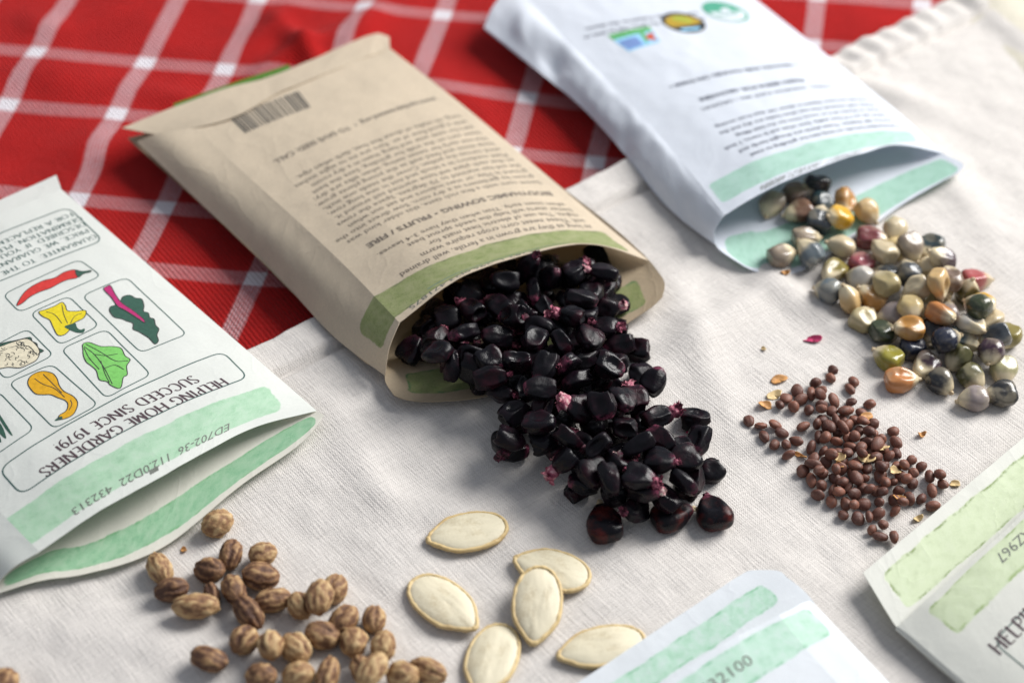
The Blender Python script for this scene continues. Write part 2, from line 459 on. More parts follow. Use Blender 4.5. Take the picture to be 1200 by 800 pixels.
# a small roman alphabet drawn with a broad pen: (advance, strokes); 's' strokes are smoothed
GL = {
 'A': (.78, ['0,0 .37,1', '.37,1 .76,0', '.15,.34 .62,.34']),
 'B': (.62, ['.1,0 .1,1', 's.1,1 .4,.97 .46,.77 .38,.56 .1,.53', 's.1,.53 .42,.5 .53,.27 .4,.03 .1,0']),
 'C': (.76, ['s.7,.8 .58,.95 .4,1 .15,.85 .05,.5 .15,.15 .4,0 .6,.05 .72,.2']),
 'D': (.82, ['.1,0 .1,1', 's.1,1 .45,.97 .7,.8 .76,.5 .7,.2 .45,.03 .1,0']),
 'E': (.56, ['.1,0 .1,1', '.1,1 .5,1', '.1,.53 .44,.53', '.1,0 .52,0']),
 'F': (.54, ['.1,0 .1,1', '.1,1 .5,1', '.1,.52 .44,.52']),
 'G': (.82, ['s.72,.82 .6,.95 .42,1 .15,.85 .05,.5 .15,.15 .42,0 .6,.03 .73,.12', '.73,.1 .73,.45', '.55,.45 .76,.45']),
 'H': (.82, ['.1,0 .1,1', '.72,0 .72,1', '.1,.53 .72,.53']),
 'I': (.28, ['.14,0 .14,1']),
 'K': (.66, ['.1,0 .1,1', '.1,.48 .56,1', '.24,.6 .64,0']),
 'L': (.52, ['.1,0 .1,1', '.1,0 .5,0']),
 'M': (.94, ['.1,0 .14,1', '.14,1 .47,.12', '.47,.12 .8,1', '.8,1 .84,0']),
 'N': (.84, ['.1,0 .1,1', '.1,1 .74,0', '.74,0 .74,1']),
 'O': (.86, ['s.43,1 .16,.87 .06,.5 .16,.13 .43,0 .7,.13 .8,.5 .7,.87 .43,1']),
 'P': (.60, ['.1,0 .1,1', 's.1,1 .42,.97 .53,.74 .42,.5 .1,.46']),
 'R': (.66, ['.1,0 .1,1', 's.1,1 .42,.97 .52,.75 .42,.53 .1,.5', '.3,.5 .64,0']),
 'S': (.54, ['s.46,.86 .36,.98 .22,1 .08,.9 .08,.7 .28,.52 .46,.34 .46,.12 .3,0 .14,.01 .04,.14']),
 'T': (.64, ['.32,0 .32,1', '.02,1 .62,1']),
 'U': (.80, ['s.1,1 .1,.3 .2,.06 .4,0 .6,.06 .7,.3 .7,1']),
 'V': (.74, ['.02,1 .37,0', '.37,0 .72,1']),
 'W': (1.05, ['.02,1 .28,0', '.28,0 .52,.95', '.52,.95 .78,0', '.78,0 1.02,1']),
 'X': (.70, ['.04,1 .66,0', '.62,1 .04,0']),
 'Y': (.66, ['.02,1 .33,.5', '.64,1 .33,.5', '.33,.5 .33,0']),
 '1': (.40, ['.2,0 .2,1', '.2,1 .06,.84']),
 '7': (.54, ['.04,1 .5,1', '.5,1 .2,0']),
 '9': (.58, ['s.5,.72 .4,.96 .26,1 .08,.9 .06,.66 .16,.46 .34,.46 .5,.66', 's.5,.72 .48,.4 .36,.12 .12,0']),
 '0': (.58, ['s.29,1 .12,.87 .06,.5 .12,.13 .29,0 .46,.13 .52,.5 .46,.87 .29,1']),
 '!': (.28, ['.14,.3 .14,1', '.12,.06 .16,.06']), ':': (.28, ['.12,.1 .16,.1', '.12,.6 .16,.6']),
 '.': (.26, ['.11,.04 .15,.04']), ',': (.26, ['.15,.06 .1,-.12']), ' ': (.36, []),
}
def roman_geo(body, thick=0.16, thin=0.09):
    vs, fs = [], []; x0 = 0.0
    for ch in body:
        adv, strokes = GL[ch]
        for s in strokes:
            smooth = s[0] == 's'
            pts = [np.array([float(q) for q in w.split(',')]) for w in s.lstrip('s').split()]
            if smooth:
                kn = list(range(len(pts)))
                pts = [_spline(kn, pts, k / 4) for k in range(4 * (len(pts) - 1) + 1)]
            n = len(pts)
            base = len(vs)
            for k, p in enumerate(pts):
                d = pts[min(k + 1, n - 1)] - pts[max(k - 1, 0)]; d = d / (np.linalg.norm(d) + 1e-9)
                w = thin + (thick - thin) * abs(d[1]) ** 1.5
                if d[0] * d[1] > 0.2: w = thin + (w - thin) * 0.55       # thin upstrokes
                if not smooth and n == 2: w *= 1.15
                nn = np.array([-d[1], d[0]]) * w / 2
                vs.append((x0 + p[0] + nn[0], p[1] + nn[1])); vs.append((x0 + p[0] - nn[0], p[1] - nn[1]))
            for k in range(n - 1):
                a = base + 2 * k
                fs.append([a, a + 1, a + 3, a + 2])
        x0 += adv + .10
    return vs, fs, x0

def fit_text(geo, sheet, start, end, height, flip=False, width=None):
    """put text so its baseline runs from sheet point start to end (u, v); letters point to the mouth (lower v)"""
    vs, fs = geo[0], geo[1]
    w = width or max(p[0] for p in vs)
    s, e = np.array(start), np.array(end)
    d = (e - s) / w; up = np.array([d[1], -d[0]]) if False else np.array([-d[1], d[0]])
    up = up / np.linalg.norm(up) * height
    return [tuple(s + d * p[0] + up * p[1]) for p in vs], fs

def block(text, sheet, u_start, v_start, size, line, name, mat, parent, bold=0.0, skew=0.0):
    """left-aligned lines; reading direction is -u, letters point to -v"""
    vs, fs = font_geo(text, size, line, bold)
    return put(name, sheet, [(u_start - p[0], v_start - p[1]) for p in vs], fs, mat, parent)

def ribbon(pts, w, closed=False):
    vs, fs = [], []
    n = len(pts)
    for k in range(n):
        a = np.array(pts[(k - 1) % n if closed else max(k - 1, 0)]); b = np.array(pts[(k + 1) % n if closed else min(k + 1, n - 1)])
        d = b - a; d = d / (np.linalg.norm(d) + 1e-9); nn = np.array([-d[1], d[0]]) * w / 2
        p = np.array(pts[k]); vs.append(tuple(p + nn)); vs.append(tuple(p - nn))
    for k in range(n if closed else n - 1):
        a, b = 2 * k, 2 * ((k + 1) % n)
        fs.append([a, a + 1, b + 1, b])
    return vs, fs

def rounded(corners, r=0.22, step=0.12):
    pts = []; n = len(corners)
    cs = [np.array(c, dtype=float) for c in corners]
    for k in range(n):
        p, a, b = cs[k], cs[k - 1], cs[(k + 1) % n]
        da = (a - p) / np.linalg.norm(a - p); db = (b - p) / np.linalg.norm(b - p)
        s, e = p + da * r, p + db * r
        for q in range(6):
            t = q / 5; pts.append((1 - t) ** 2 * s + 2 * t * (1 - t) * p + t * t * e)
        nxt = b + (p - b) / np.linalg.norm(p - b) * r
        L = np.linalg.norm(nxt - e); m = int(L / step)
        for q in range(1, m): pts.append(e + (nxt - e) * q / m)
    return pts

def smooth_poly(pts, k=4):
    n = len(pts); out = []
    P4 = [np.array(p, dtype=float) for p in pts]
    for i in range(n):
        p0, p1, p2, p3 = P4[i - 1], P4[i], P4[(i + 1) % n], P4[(i + 2) % n]
        for q in range(k):
            t = q / k
            out.append(0.5 * (2 * p1 + (p2 - p0) * t + (2 * p0 - 5 * p1 + 4 * p2 - p3) * t * t + (3 * p1 - p0 - 3 * p2 + p3) * t ** 3))
    return out

def fill(pts):
    tri = tessellate_polygon([[Vector((p[0], p[1], 0)) for p in pts]])
    fs = []
    for t in tri:
        a, b, c = (pts[i] for i in t)
        ar = (b[0] - a[0]) * (c[1] - a[1]) - (b[1] - a[1]) * (c[0] - a[0])
        fs.append(list(t) if ar > 0 else list(t)[::-1])
    return [tuple(p) for p in pts], fs
# ------------------------------------------------------------------ cloths
H0, H1 = P(295, 405)[:2], P(1105, -2)[:2]
HA = (H1 - H0) / np.linalg.norm(H1 - H0); HB = np.array([HA[1], -HA[0]])     # along the hem / towards the viewer

def linen_z(x, y):
    d = np.array([x, y]) - H0
    a, b = d @ HA, d @ HB
    z = -0.10 + 0.085 * nz(x * 0.16, y * 0.16, 3.3) + 0.035 * nz(x * 0.42 + y * 0.25, y * 0.40, 8.1)
    # long soft folds running along the drape
    q = x * 0.42 + y * 0.9 + 0.8 * nz(x * 0.12, y * 0.12, 1.7)
    z += 0.06 * math.sin(q * 0.85) * (0.5 + 0.5 * nz(x * 0.15, y * 0.1, 9.0))
    z += 0.016 * nz(a * 0.55, b * 1.6, 4.0) + 0.010 * nz(a * 1.9, b * 1.1, 6.0)
    z += 0.042 * nz(x * .85, y * 1.15, 41.0) + 0.024 * nz(x * 2.0 + .6 * y, y * 2.1, 43.0) + 0.010 * nz(x * 4.1, y * 4.3 - x, 45.0)
    # diagonal creases below the dark kernels and right of them
    for (cx, cy, ang, ln, w, h) in FOLDS:
        ux, uy = math.cos(ang), math.sin(ang)
        s = (x - cx) * ux + (y - cy) * uy; r = -(x - cx) * uy + (y - cy) * ux + 0.25 * nz(s * 0.3, cx)
        z += 2.2 * h * math.exp(-(r / w) ** 2 - (s / ln) ** 2)
    return z

FOLDS = []
for (p, q, w, h) in [((760, 440), (930, 300), 0.55, 0.13), ((870, 300), (1020, 400), 0.5, 0.07), ((430, 560), (600, 640), 0.6, 0.05),
                     ((380, 470), (480, 640), 0.5, 0.06), ((860, 480), (790, 340), 0.5, 0.07), ((1060, 150), (1160, 260), 0.7, 0.10),
                     ((930, 120), (1040, 60), 0.4, 0.07), ((1000, 90), (1100, 130), 0.5, 0.09), ((60, 730), (260, 760), 0.7, 0.06), ((470, 690), (420, 610), 0.5, 0.05)]:
    A, B = P(*p), P(*q)
    FOLDS.append(((A[0] + B[0]) / 2, (A[1] + B[1]) / 2, math.atan2(B[1] - A[1], B[0] - A[0]), np.hypot(*(B - A)[:2]) / 1.6, w, h))

def hem_wave(a):
    return 0.12 * nz(a * 0.25, 2.0) + 0.05 * nz(a * 0.9, 5.0)

def linen_point(a, b):
    g = sm(14, 22, a)                                     # the hem puckers towards its far end
    bb = b + hem_wave(a) * (1 - sm(0, 3, b))
    p = H0 + HA * a + HB * bb
    z = linen_z(p[0], p[1])
    z += 0.15 * sm(1.30, 1.10, b) * sm(0.0, 0.12, b)       # double layer of the hem
    z -= 0.20 * math.exp(-((b - 1.20) / 0.09) ** 2)       # stitch line
    puck = nz(a * (0.9 + 1.0 * g), b * 0.5, 7.0)
    z += (0.025 + 0.09 * g) * puck * sm(2.4, 0.5, b)
    z += 0.07 * g * math.sin(a * 7.2 + 1.5 * nz(a * 0.7, 1.0)) * math.exp(-((b - 0.55) / 0.5) ** 2) * 0.9
    if b < 0.1: z -= 0.10 * sm(0.1, 0.0, b)
    return np.array([p[0], p[1], z])

def build_linen():
    e0, e1 = P(1148, -2)[:2], P(1203, 44)[:2]
    def amax(b):                                          # right-hand edge of the cloth
        a0, b0 = (e0 - H0) @ HA, (e0 - H0) @ HB
        a1, b1 = (e1 - H0) @ HA, (e1 - H0) @ HB
        return a0 + (a1 - a0) * (b - b0) / (b1 - b0) + 0.08 * nz(b * 0.7, 11.0)
    bs = [0, .03, .06, .1] + list(np.arange(0.18, 4, 0.09)) + list(np.arange(4, 52, 0.2))
    na = 250
    vs, uv, fs = [], [], []
    for b in bs:
        hi = amax(b)
        for i in range(na + 1):
            a = -16 + (hi + 16) * (i / na)
            p = linen_point(a, b)
            end = sm(hi - 0.9, hi - 0.1, a)
            p[2] += 0.16 * end
            vs.append(p); uv.append((a, b))
    for j in range(len(bs) - 1):
        for i in range(na):
            k = j * (na + 1) + i
            fs.append((k, k + na + 1, k + na + 2, k + 1))
    return link_mesh('linen_cloth', vs, fs, M['linen'], None, uv)

def plaid_z(x, y):
    z = -0.55 + 0.14 * nz(x * 0.2, y * 0.2, 21.0) + 0.05 * nz(x * 0.6, y * 0.6, 22.0)
    for (cx, cy, ang, ln, w, h) in RUCKS:
        ux, uy = math.cos(ang), math.sin(ang)
        s = (x - cx) * ux + (y - cy) * uy; r = -(x - cx) * uy + (y - cy) * ux + 0.3 * nz(s * 0.5, cx)
        z += h * math.exp(-(r / w) ** 2 - (s / ln) ** 2)
    return z

RUCKS = []
for (p, q, w, h) in [((300, 75), (400, 20), 0.45, 0.42), ((330, 15), (380, 75), 0.35, 0.38), ((400, 60), (440, -5), 0.5, 0.35), ((290, 30), (345, -10), 0.45, 0.25),
                     ((0, 60), (120, 90), 0.9, 0.16), ((60, 150), (190, 165), 0.7, 0.15), ((180, 95), (270, 110), 0.5, 0.16), ((20, 5), (70, 25), 0.6, 0.15),
                     ((500, 60), (580, 150), 0.7, 0.12), ((90, 170), (120, 120), 0.6, 0.14)]:
    A, B = P(*p), P(*q)
    RUCKS.append(((A[0] + B[0]) / 2, (A[1] + B[1]) / 2, math.atan2(B[1] - A[1], B[0] - A[0]), np.hypot(*(B - A)[:2]) / 1.7, w, h))

def build_plaid():
    x0, x1, y0, y1, st = -24.0, 26.0, -3.0, 24.0, 0.16
    nx, ny = int((x1 - x0) / st), int((y1 - y0) / st)
    vs, uv, fs = [], [], []
    for j in range(ny + 1):
        for i in range(nx + 1):
            x, y = x0 + i * st, y0 + j * st
            z = plaid_z(x, y)
            d = (np.array([x, y]) - H0) @ HB
            z = z if d < 0 else min(z, -0.45)
            vs.append((x, y, z))
            Y = y + 34.82
            wob = 0.5 * nz(x * 0.11, y * 0.11, 31.0); wob2 = 0.5 * nz(x * 0.11, y * 0.11, 37.0)
            k = 0.13 if x > -8 else 0.13 + 0.012 * (Y - 44)
            uv.append((x - (Y - 46) * 0.15 + wob * 0.5 + 0.35 * (z + 0.5), Y + 0.10 * (x + 10) * (1 if x < 3 else 1) - 0.5 * sm(3, 9, x) + wob2 * 0.7 + 0.5 * (z + 0.5)))
    for j in range(ny):
        for i in range(nx):
            k = j * (nx + 1) + i
            fs.append((k, k + 1, k + nx + 2, k + nx + 1))
    return link_mesh('plaid_blanket', vs, fs, M['plaid'], None, uv)

# ------------------------------------------------------------------ packets
def lerp(a, b, t): return np.asarray(a) * (1 - t) + np.asarray(b) * t
def along(pts, t):
    """point at 0..1 along image polyline with heights [(t, px, py, z)...]"""
    kn = [p[0] for p in pts]
    return _spline(kn, [P(*p[1:]) for p in pts], t)

SH = {}          # sheets by name, for printing and for settling the seeds

def brown_packet():
    crease = [(0, 468, 378, 1.25), (.3, 400, 307, 1.10), (.6, 335, 247, .90), (1, 228, 150, .66)]
    right = [(0, 760, 305, .38), (.3, 667, 228, .36), (.65, 563, 140, .40), (1, 457, 57, .36)]
    vs = [0, .9, 2.4, 5.0, 8.4, 11.8]; us = [0, 1.6, 3.3, 5.2, 6.9]
    net = [[P(468, 378, 1.25), P(535, 328, 1.66), P(610, 300, 1.66), P(694, 286, 1.30), P(760, 305, .38)]]
    for v in vs[1:]:
        t = v / 11.8; row = []
        for u in us:
            s = u / 6.9
            p = lerp(along(crease, t), along(right, t), s)
            p[2] += (0.84 * (1 - t) ** 1.1 + 0.12) * (4 * s * (1 - s)) ** 0.85 * (0.9 if t < .12 else 1)
            row.append(p)
        net.append(row)
    top = Sheet(us, vs, net, 0.020, 1.0)
    outer = [(0, 451, 440, .22), (.18, 400, 402, .16), (.45, 338, 338, .12), (.75, 258, 260, .12), (1, 160, 166, .32)]
    sv = vs; su = [0, .8, 1.6]; snet = []
    for v in sv:
        t = v / 11.8
        a, b = along(crease, t), along(outer, t)
        m = lerp(a, b, .5); d = np.array([-.16, -.12, .16]); m = m + d * (0.45 + .3 * t)
        snet.append([b, m, a])
    side = Sheet(su, sv, snet, 0.03, 2.0, 0.7)
    low = Sheet([0, .5, 2.2, 4.4, 6.6, 7.9, 8.4], [-1.6, -1.1, -.3, 1.2, 5, 9, 12.4],
        [[P(462, 463, .16), P(475, 468, .12), P(560, 466, .08), P(655, 432, .08), P(736, 378, .14), P(768, 356, .30), P(776, 348, .36)],
         [P(453, 450, .2), P(478, 455, .12), P(560, 446, .03), P(655, 412, .03), P(726, 368, .10), P(768, 343, .32), P(779, 333, .40)],
         [P(450, 437, .2), P(474, 437, .12), P(552, 420, .03), P(640, 384, .03), P(715, 344, .08), P(757, 320, .26), P(768, 314, .36)],
         [P(428, 424, .14), P(452, 415, .06), P(510, 392, .02), P(600, 353, .02), P(676, 315, .04), P(722, 288, .16), P(738, 283, .3)]] +
        [[lerp(along(outer, t), along(right, t), s) * np.array([1, 1, 0]) + np.array([0, 0, (.10 if 0 < s < 1 else .14 + .2 * s)]) for s in (0, .06, .27, .52, .78, .94, 1)] for t in (.42, .72, 1.03)],
        0.012, 3.0)
    band = Sheet([0, .5, 3, 6, 8.2], [0, 1.25],
        [[P(184, 158, .52), P(228, 150, .67), P(330, 107, .72), P(415, 73, .52), P(457, 57, .37)],
         [P(143, 150, .50), P(203, 126, .56), P(322, 88, .50), P(434, 41, .34), P(456, 43, .30)]], 0.02, 4.0)
    root = empty('seed_packet', P(600, 330, 0))
    tag(root, 'brown kraft paper seed packet lying open, spilling black corn kernels', 'seed packet', 'opened seed packets')
    pb = top.build('back_panel', M['kraft_strip'], root)
    ps = side.build('side_fold', M['kraft_side'], root)
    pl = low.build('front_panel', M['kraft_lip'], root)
    bd = band.build('bottom_flap', M['kraft'], root); bd['label'] = 'folded bottom flap of the brown packet'
    art = Sheet([0, 2, 4.2], [0, .25], [[P(205, 126, .50), P(270, 104, .52), P(342, 81, .48)], [P(203, 122, .42), P(268, 99, .44), P(338, 76, .40)]], 0.01, 5.0)
    art.build('printed_front_edge', M['leaf_green'], root)
    SH.update(brown_top=top, brown_side=side, brown_low=low)
    # printing
    ink = M['ink_brown']
    a, b = top.find(637, 293), top.find(480, 361)
    v_, f_ = font_geo('EF282.1  296.0J23.471875', 1.0)
    xs = [p[0] for p in v_]; w = max(xs)
    vs2 = []
    for (x, y) in v_:
        u = a[0] + (b[0] - a[0]) * x / w
        vs2.append((u, 0.09 + 0.27 * (0.72 - y) + 0.02))
    put('lot_number', top, vs2, f_, M['ink_grey'], pb)
    pen = [(u, 0.47 + 0.04 * math.sin(u * 1.7)) for u in np.arange(1.0, 4.9, 0.12)]
    put('pen_line', top, *ribbon(pen, 0.025), M['ink_blue'], pb)
    block('as long as they are grown in a fertile, well drained\nsoil. These sweet corn crops require warm\nnights. The use of electric heat mats for\nbetter starts will help the seeds sprout best\nwhen sown early. Thin when they have 3-4 leaves.', top, 6.35, 1.80, 0.275, 1.12, 'sowing_text', ink, pb, 0.001)
    block('BIODYNAMIC SOWING • FRUITS / FIRE', top, 6.35, 3.68, 0.325, 1.0, 'sowing_heading', ink, pb, 0.010)
    para = ('Sweet corn with a fine rich taste, this older kind was\ngrown by gardeners as a dry corn. Sow direct into the\nground in May, or start indoors and set out when\nthe soil has warmed to 70 degrees. Space the rows\nso that each plant will have warmed soil around it.\nPlant outdoors in a block and not in one long row,\nwind carries the pollen. Cover the seeds one inch,\nkeep moist and feed well as the young plants grow.\nHarvest early for sweet eating, when silks are dry;\nleave ears on the stalk for grinding. Save the best\nears for next year and hang them in a dry room\nwith a good flow of air. Ears are six to eight inches\nlong, on stalks of about five feet, dark when ripe.')
    block(para, top, 6.45, 4.30, 0.28, 1.13, 'growing_text', ink, pb, 0.0)
    block('www.turtletreeseed.org  •  TO SAVE SEED: CALL', top, 6.4, 9.15, 0.27, 1.0, 'address_line', ink, pb, 0.006)
    # striped code near the bottom end
    rnd = random.Random(5)
    qa = [np.array(top.find(*p)) for p in ((349, 107), (267, 139), (286, 157), (364, 126))]
    vs2, fs2 = [], []
    x = 0.0
    while x < .985:
        w = rnd.choice([.014, .014, .022, .032]); k = len(vs2)
        h0 = -.10 if rnd.random() < .12 else 0
        for (a_, b_) in ((x, h0), (x, 1), (x + w, 1), (x + w, h0)):
            p = (qa[0] * (1 - a_) + qa[1] * a_) * (1 - b_) + (qa[3] * (1 - a_) + qa[2] * a_) * b_
            vs2.append((p[0], p[1]))
        fs2.append([k, k + 3, k + 2, k + 1])
        x += w + rnd.choice([.016, .020, .028, .034])
    put('bar_code', top, vs2, fs2, M['ink_dark'], pb, .007, cut=.12)
    return root

def white_back_packet():
    crease = [(0, 849, 252, .98), (.4, 760, 144, .74), (.62, 705, 88, .62), (1.1, 575, -45, .5)]
    right = [(0, 1104, 179, .36), (.25, 1049, 128, .36), (.55, 970, 66, .36), (.85, 888, 1, .36), (1.1, 812, -58, .36)]
    outer = [(0, 837, 286, .2), (.12, 802, 260, .14), (.33, 747, 199, .14), (.52, 710, 152, .14), (.76, 645, 93, .14), (.92, 592, 53, .14), (1.1, 537, 6, .16)]
    us = [0, 1.6, 3.4, 5.2, 6.3, 6.9]; vs = [0, .8, 2.2, 5, 9, 12.5]
    net = [[P(849, 252, .98), P(896, 224, 1.26), P(948, 201, 1.38), P(1010, 180, 1.16), P(1060, 170, .76), P(1104, 179, .36)]]
    for v in vs[1:]:
        t = v / 12.5; row = []
        for u in us:
            s = u / 6.9
            p = lerp(along(crease, t), along(right, t), s)
            p[2] += (0.52 * (1 - t) + 0.16) * (4 * s * (1 - s)) ** .85
            row.append(p)
        net.append(row)
    top = Sheet(us, vs, net, 0.03, 11.0)
    snet = []
    for v in vs:
        t = v / 12.5
        a, b = along(crease, t), along(outer, t)
        m = lerp(b, a, .45) + np.array([-.12, -.06, .08]); m2 = lerp(b, a, .8) + np.array([-.05, -.03, .10])
        snet.append([b, m, m2, a])
    side = Sheet([0, .7, 1.2, 1.6], vs, snet, 0.07, 12.0, 0.9, dents=((.7, 9.6, .5, -.22), (.5, 5.2, .4, -.14), (.6, 1.7, .5, -.16), (.8, 11.2, .4, .15)))
    low = Sheet([0, .7, 2.2, 4.4, 6.4, 7.7, 8.3], [-1.5, -.8, 0, 2, 7, 12.5],
        [[P(872, 312, .10), P(886, 318, .08), P(930, 320, .05), P(1010, 273, .08), P(1066, 234, .14), P(1112, 208, .3), P(1124, 202, .36)],
         [P(845, 294, .2), P(866, 300, .1), P(920, 299, .05), P(1000, 258, .06), P(1062, 222, .1), P(1117, 199, .3), P(1129, 192, .38)],
         [P(836, 283, .2), P(860, 272, .1), P(905, 263, .05), P(985, 235, .05), P(1050, 204, .08), P(1096, 186, .26), P(1108, 181, .34)]] +
        [[lerp(along(outer, t), along(right, t), s) * np.array([1, 1, 0]) + np.array([0, 0, (.06 if 0 < s < 1 else .12 + .2 * s)]) for s in (0, .08, .27, .52, .78, .93, 1)] for t in (.16, .56, 1.0)], 0.014, 13.0)
    root = empty('seed_packet', P(850, 130, 0))
    tag(root, 'bluish white seed packet with three badges, spilling multicoloured corn', 'seed packet', 'opened seed packets')
    pb = top.build('back_panel', M['white_strip'], root)
    side.build('side_fold', M['white_side'], root)
    low.build('front_panel', M['white_lip'], root)
    SH.update(wb_top=top, wb_side=side, wb_low=low)
    ink = M['ink_soft']
    block('ED400.1  165.0L21.480886', top, 5.0, .30, .33, 1.0, 'lot_number', M['ink_grey'], pb)
    block('Colorful flint kernels on long ears for grinding to meal\nand for fall displays. These plants are drought hardy and\nstand tall on 7-9 foot stalks. Sow when soil is warm, 1 inch\ndeep, in blocks of 4 or more rows for the best filling.\nKeep well watered. Harvest when husks are dry and the\nkernels are hard. Ripens in about 105 days from sowing.', top, 6.25, 1.85, .215, 1.75, 'growing_text', ink, pb, .006)
    block('CORN • RAINBOW FLINT MIX • ORGANIC', top, 5.6, 4.75, .22, 1, 'variety_line', ink, pb, .004)
    block('FRESH SEEDS FOR GROWERS', top, 5.0, 5.25, .26, 1, 'maker_line', ink, pb, .012)
    block('• GROWN AND PACKED ON FARM •', top, 5.4, 6.3, .25, 1, 'slogan_line', ink, pb, .012)
    block('Store in a cool dry place. Sell by date on\nthe lower flap. Packed for this season.', top, 4.4, 9.6, .24, 1.4, 'storage_text', ink, pb, .004)
    # three certification badges
    q = [top.find(*p) for p in ((712, 42), (762, 31), (774, 49), (737, 61))]
    A, B, D, E2 = [np.array(k) for k in q]
    def sq(x, y): return tuple((A * (1 - x) + B * x) * (1 - y) + (E2 * (1 - x) + D * x) * y)
    g = 8
    def patch(x0, x1, y0, y1, m, name, off):
        vs_, fs_ = [], []
        for j in range(g + 1):
            for i in range(g + 1): vs_.append(sq(x0 + (x1 - x0) * i / g, y0 + (y1 - y0) * j / g))
        for j in range(g):
            for i in range(g): fs_.append([j * (g + 1) + i, (j + 1) * (g + 1) + i, (j + 1) * (g + 1) + i + 1, j * (g + 1) + i + 1])
        return put(name, top, vs_, fs_, m, pb, off)
    patch(0, 1, .22, 1, M['badge_sky'], 'badge', .006)
    patch(0, .97, 0, .27, M['badge_green'], 'badge_leaf_band', .009)
    patch(.04, .52, .40, .92, M['badge_blue'], 'badge_lettering', .009)
    for nm, pts, m in (('badge_grass_blade', [(.62, .95), (.66, .2), (.76, .2), (.72, .6)], 'badge_green'), ('badge_butterfly_wing', [(.70, .62), (.80, .42), (.98, .40), (.92, .62), (.97, .85), (.82, .80)], 'badge_red')):
        pp, ff = fill(smooth_poly([sq(*p) for p in pts], 3)); put(nm, top, pp, ff, M[m], pb, .012)
    def disc(cx, cy, rx, m, name, off, half=None, k=1.0):
        c = top.find(cx, cy); r = abs(top.find(cx + rx, cy - rx * .16)[0] - c[0])
        ang = [TAU * i / 40 for i in range(40)]
        pts = [(c[0] + r * math.cos(a), c[1] + r * k * math.sin(a)) for a in ang]
        if half is not None: pts = [(x, y) for x, y in pts if (y - c[1]) > half * r]
        pp, ff = fill(pts); return put(name, top, pp, ff, M[m], pb, off), c, r
    o, c, r = disc(801, 27, 21, 'badge_black', 'round_badge', .006)
    pp, ff = fill(smooth_poly([(c[0] + r * x, c[1] + r * y) for x, y in ((-.8, -.25), (-.3, -.42), (.3, -.3), (.85, -.15), (.78, .3), (.4, .62), (-.1, .72), (-.6, .5), (-.85, .15))]))
    put('round_badge_field', top, pp, ff, M['badge_gold'], pb, .009)
    pp, ff = fill(smooth_poly([(c[0] + r * x, c[1] + r * y) for x, y in ((.05, .0), (.3, -.1), (.55, .1), (.3, .55), (-.1, .6), (-.4, .35))]))
    put('round_badge_corn', top, pp, ff, M['badge_lime'], pb, .012)
    pp, ff = fill([(c[0] + r * x, c[1] + r * y) for x, y in ((-.55, -.72), (.35, -.8), (.5, -.58), (-.5, -.5))])
    put('round_badge_band', top, pp, ff, M['badge_sky'], pb, .012)
    o, c, r = disc(850, 14, 19, 'badge_teal', 'seal', .006)
    pts = [(c[0] + r * .86 * math.cos(a), c[1] + r * .86 * math.sin(a)) for a in [TAU * i / 40 for i in range(40)]]
    pp, ff = fill(pts); put('seal_field', top, pp, ff, M['badge_white'], pb, .009)
    pts = [(x, y) for x, y in pts if y > c[1] - .05 * r]
    pp, ff = fill(pts); put('seal_green_half', top, pp, ff, M['badge_teal'], pb, .012)
    v_, f_ = font_geo('ORGANIC', .16, 1, .004)
    put('seal_lettering', top, [(c[0] + .34 - p[0], c[1] - .12 - p[1]) for p in v_], f_, M['badge_teal'], pb, .012)
    return root

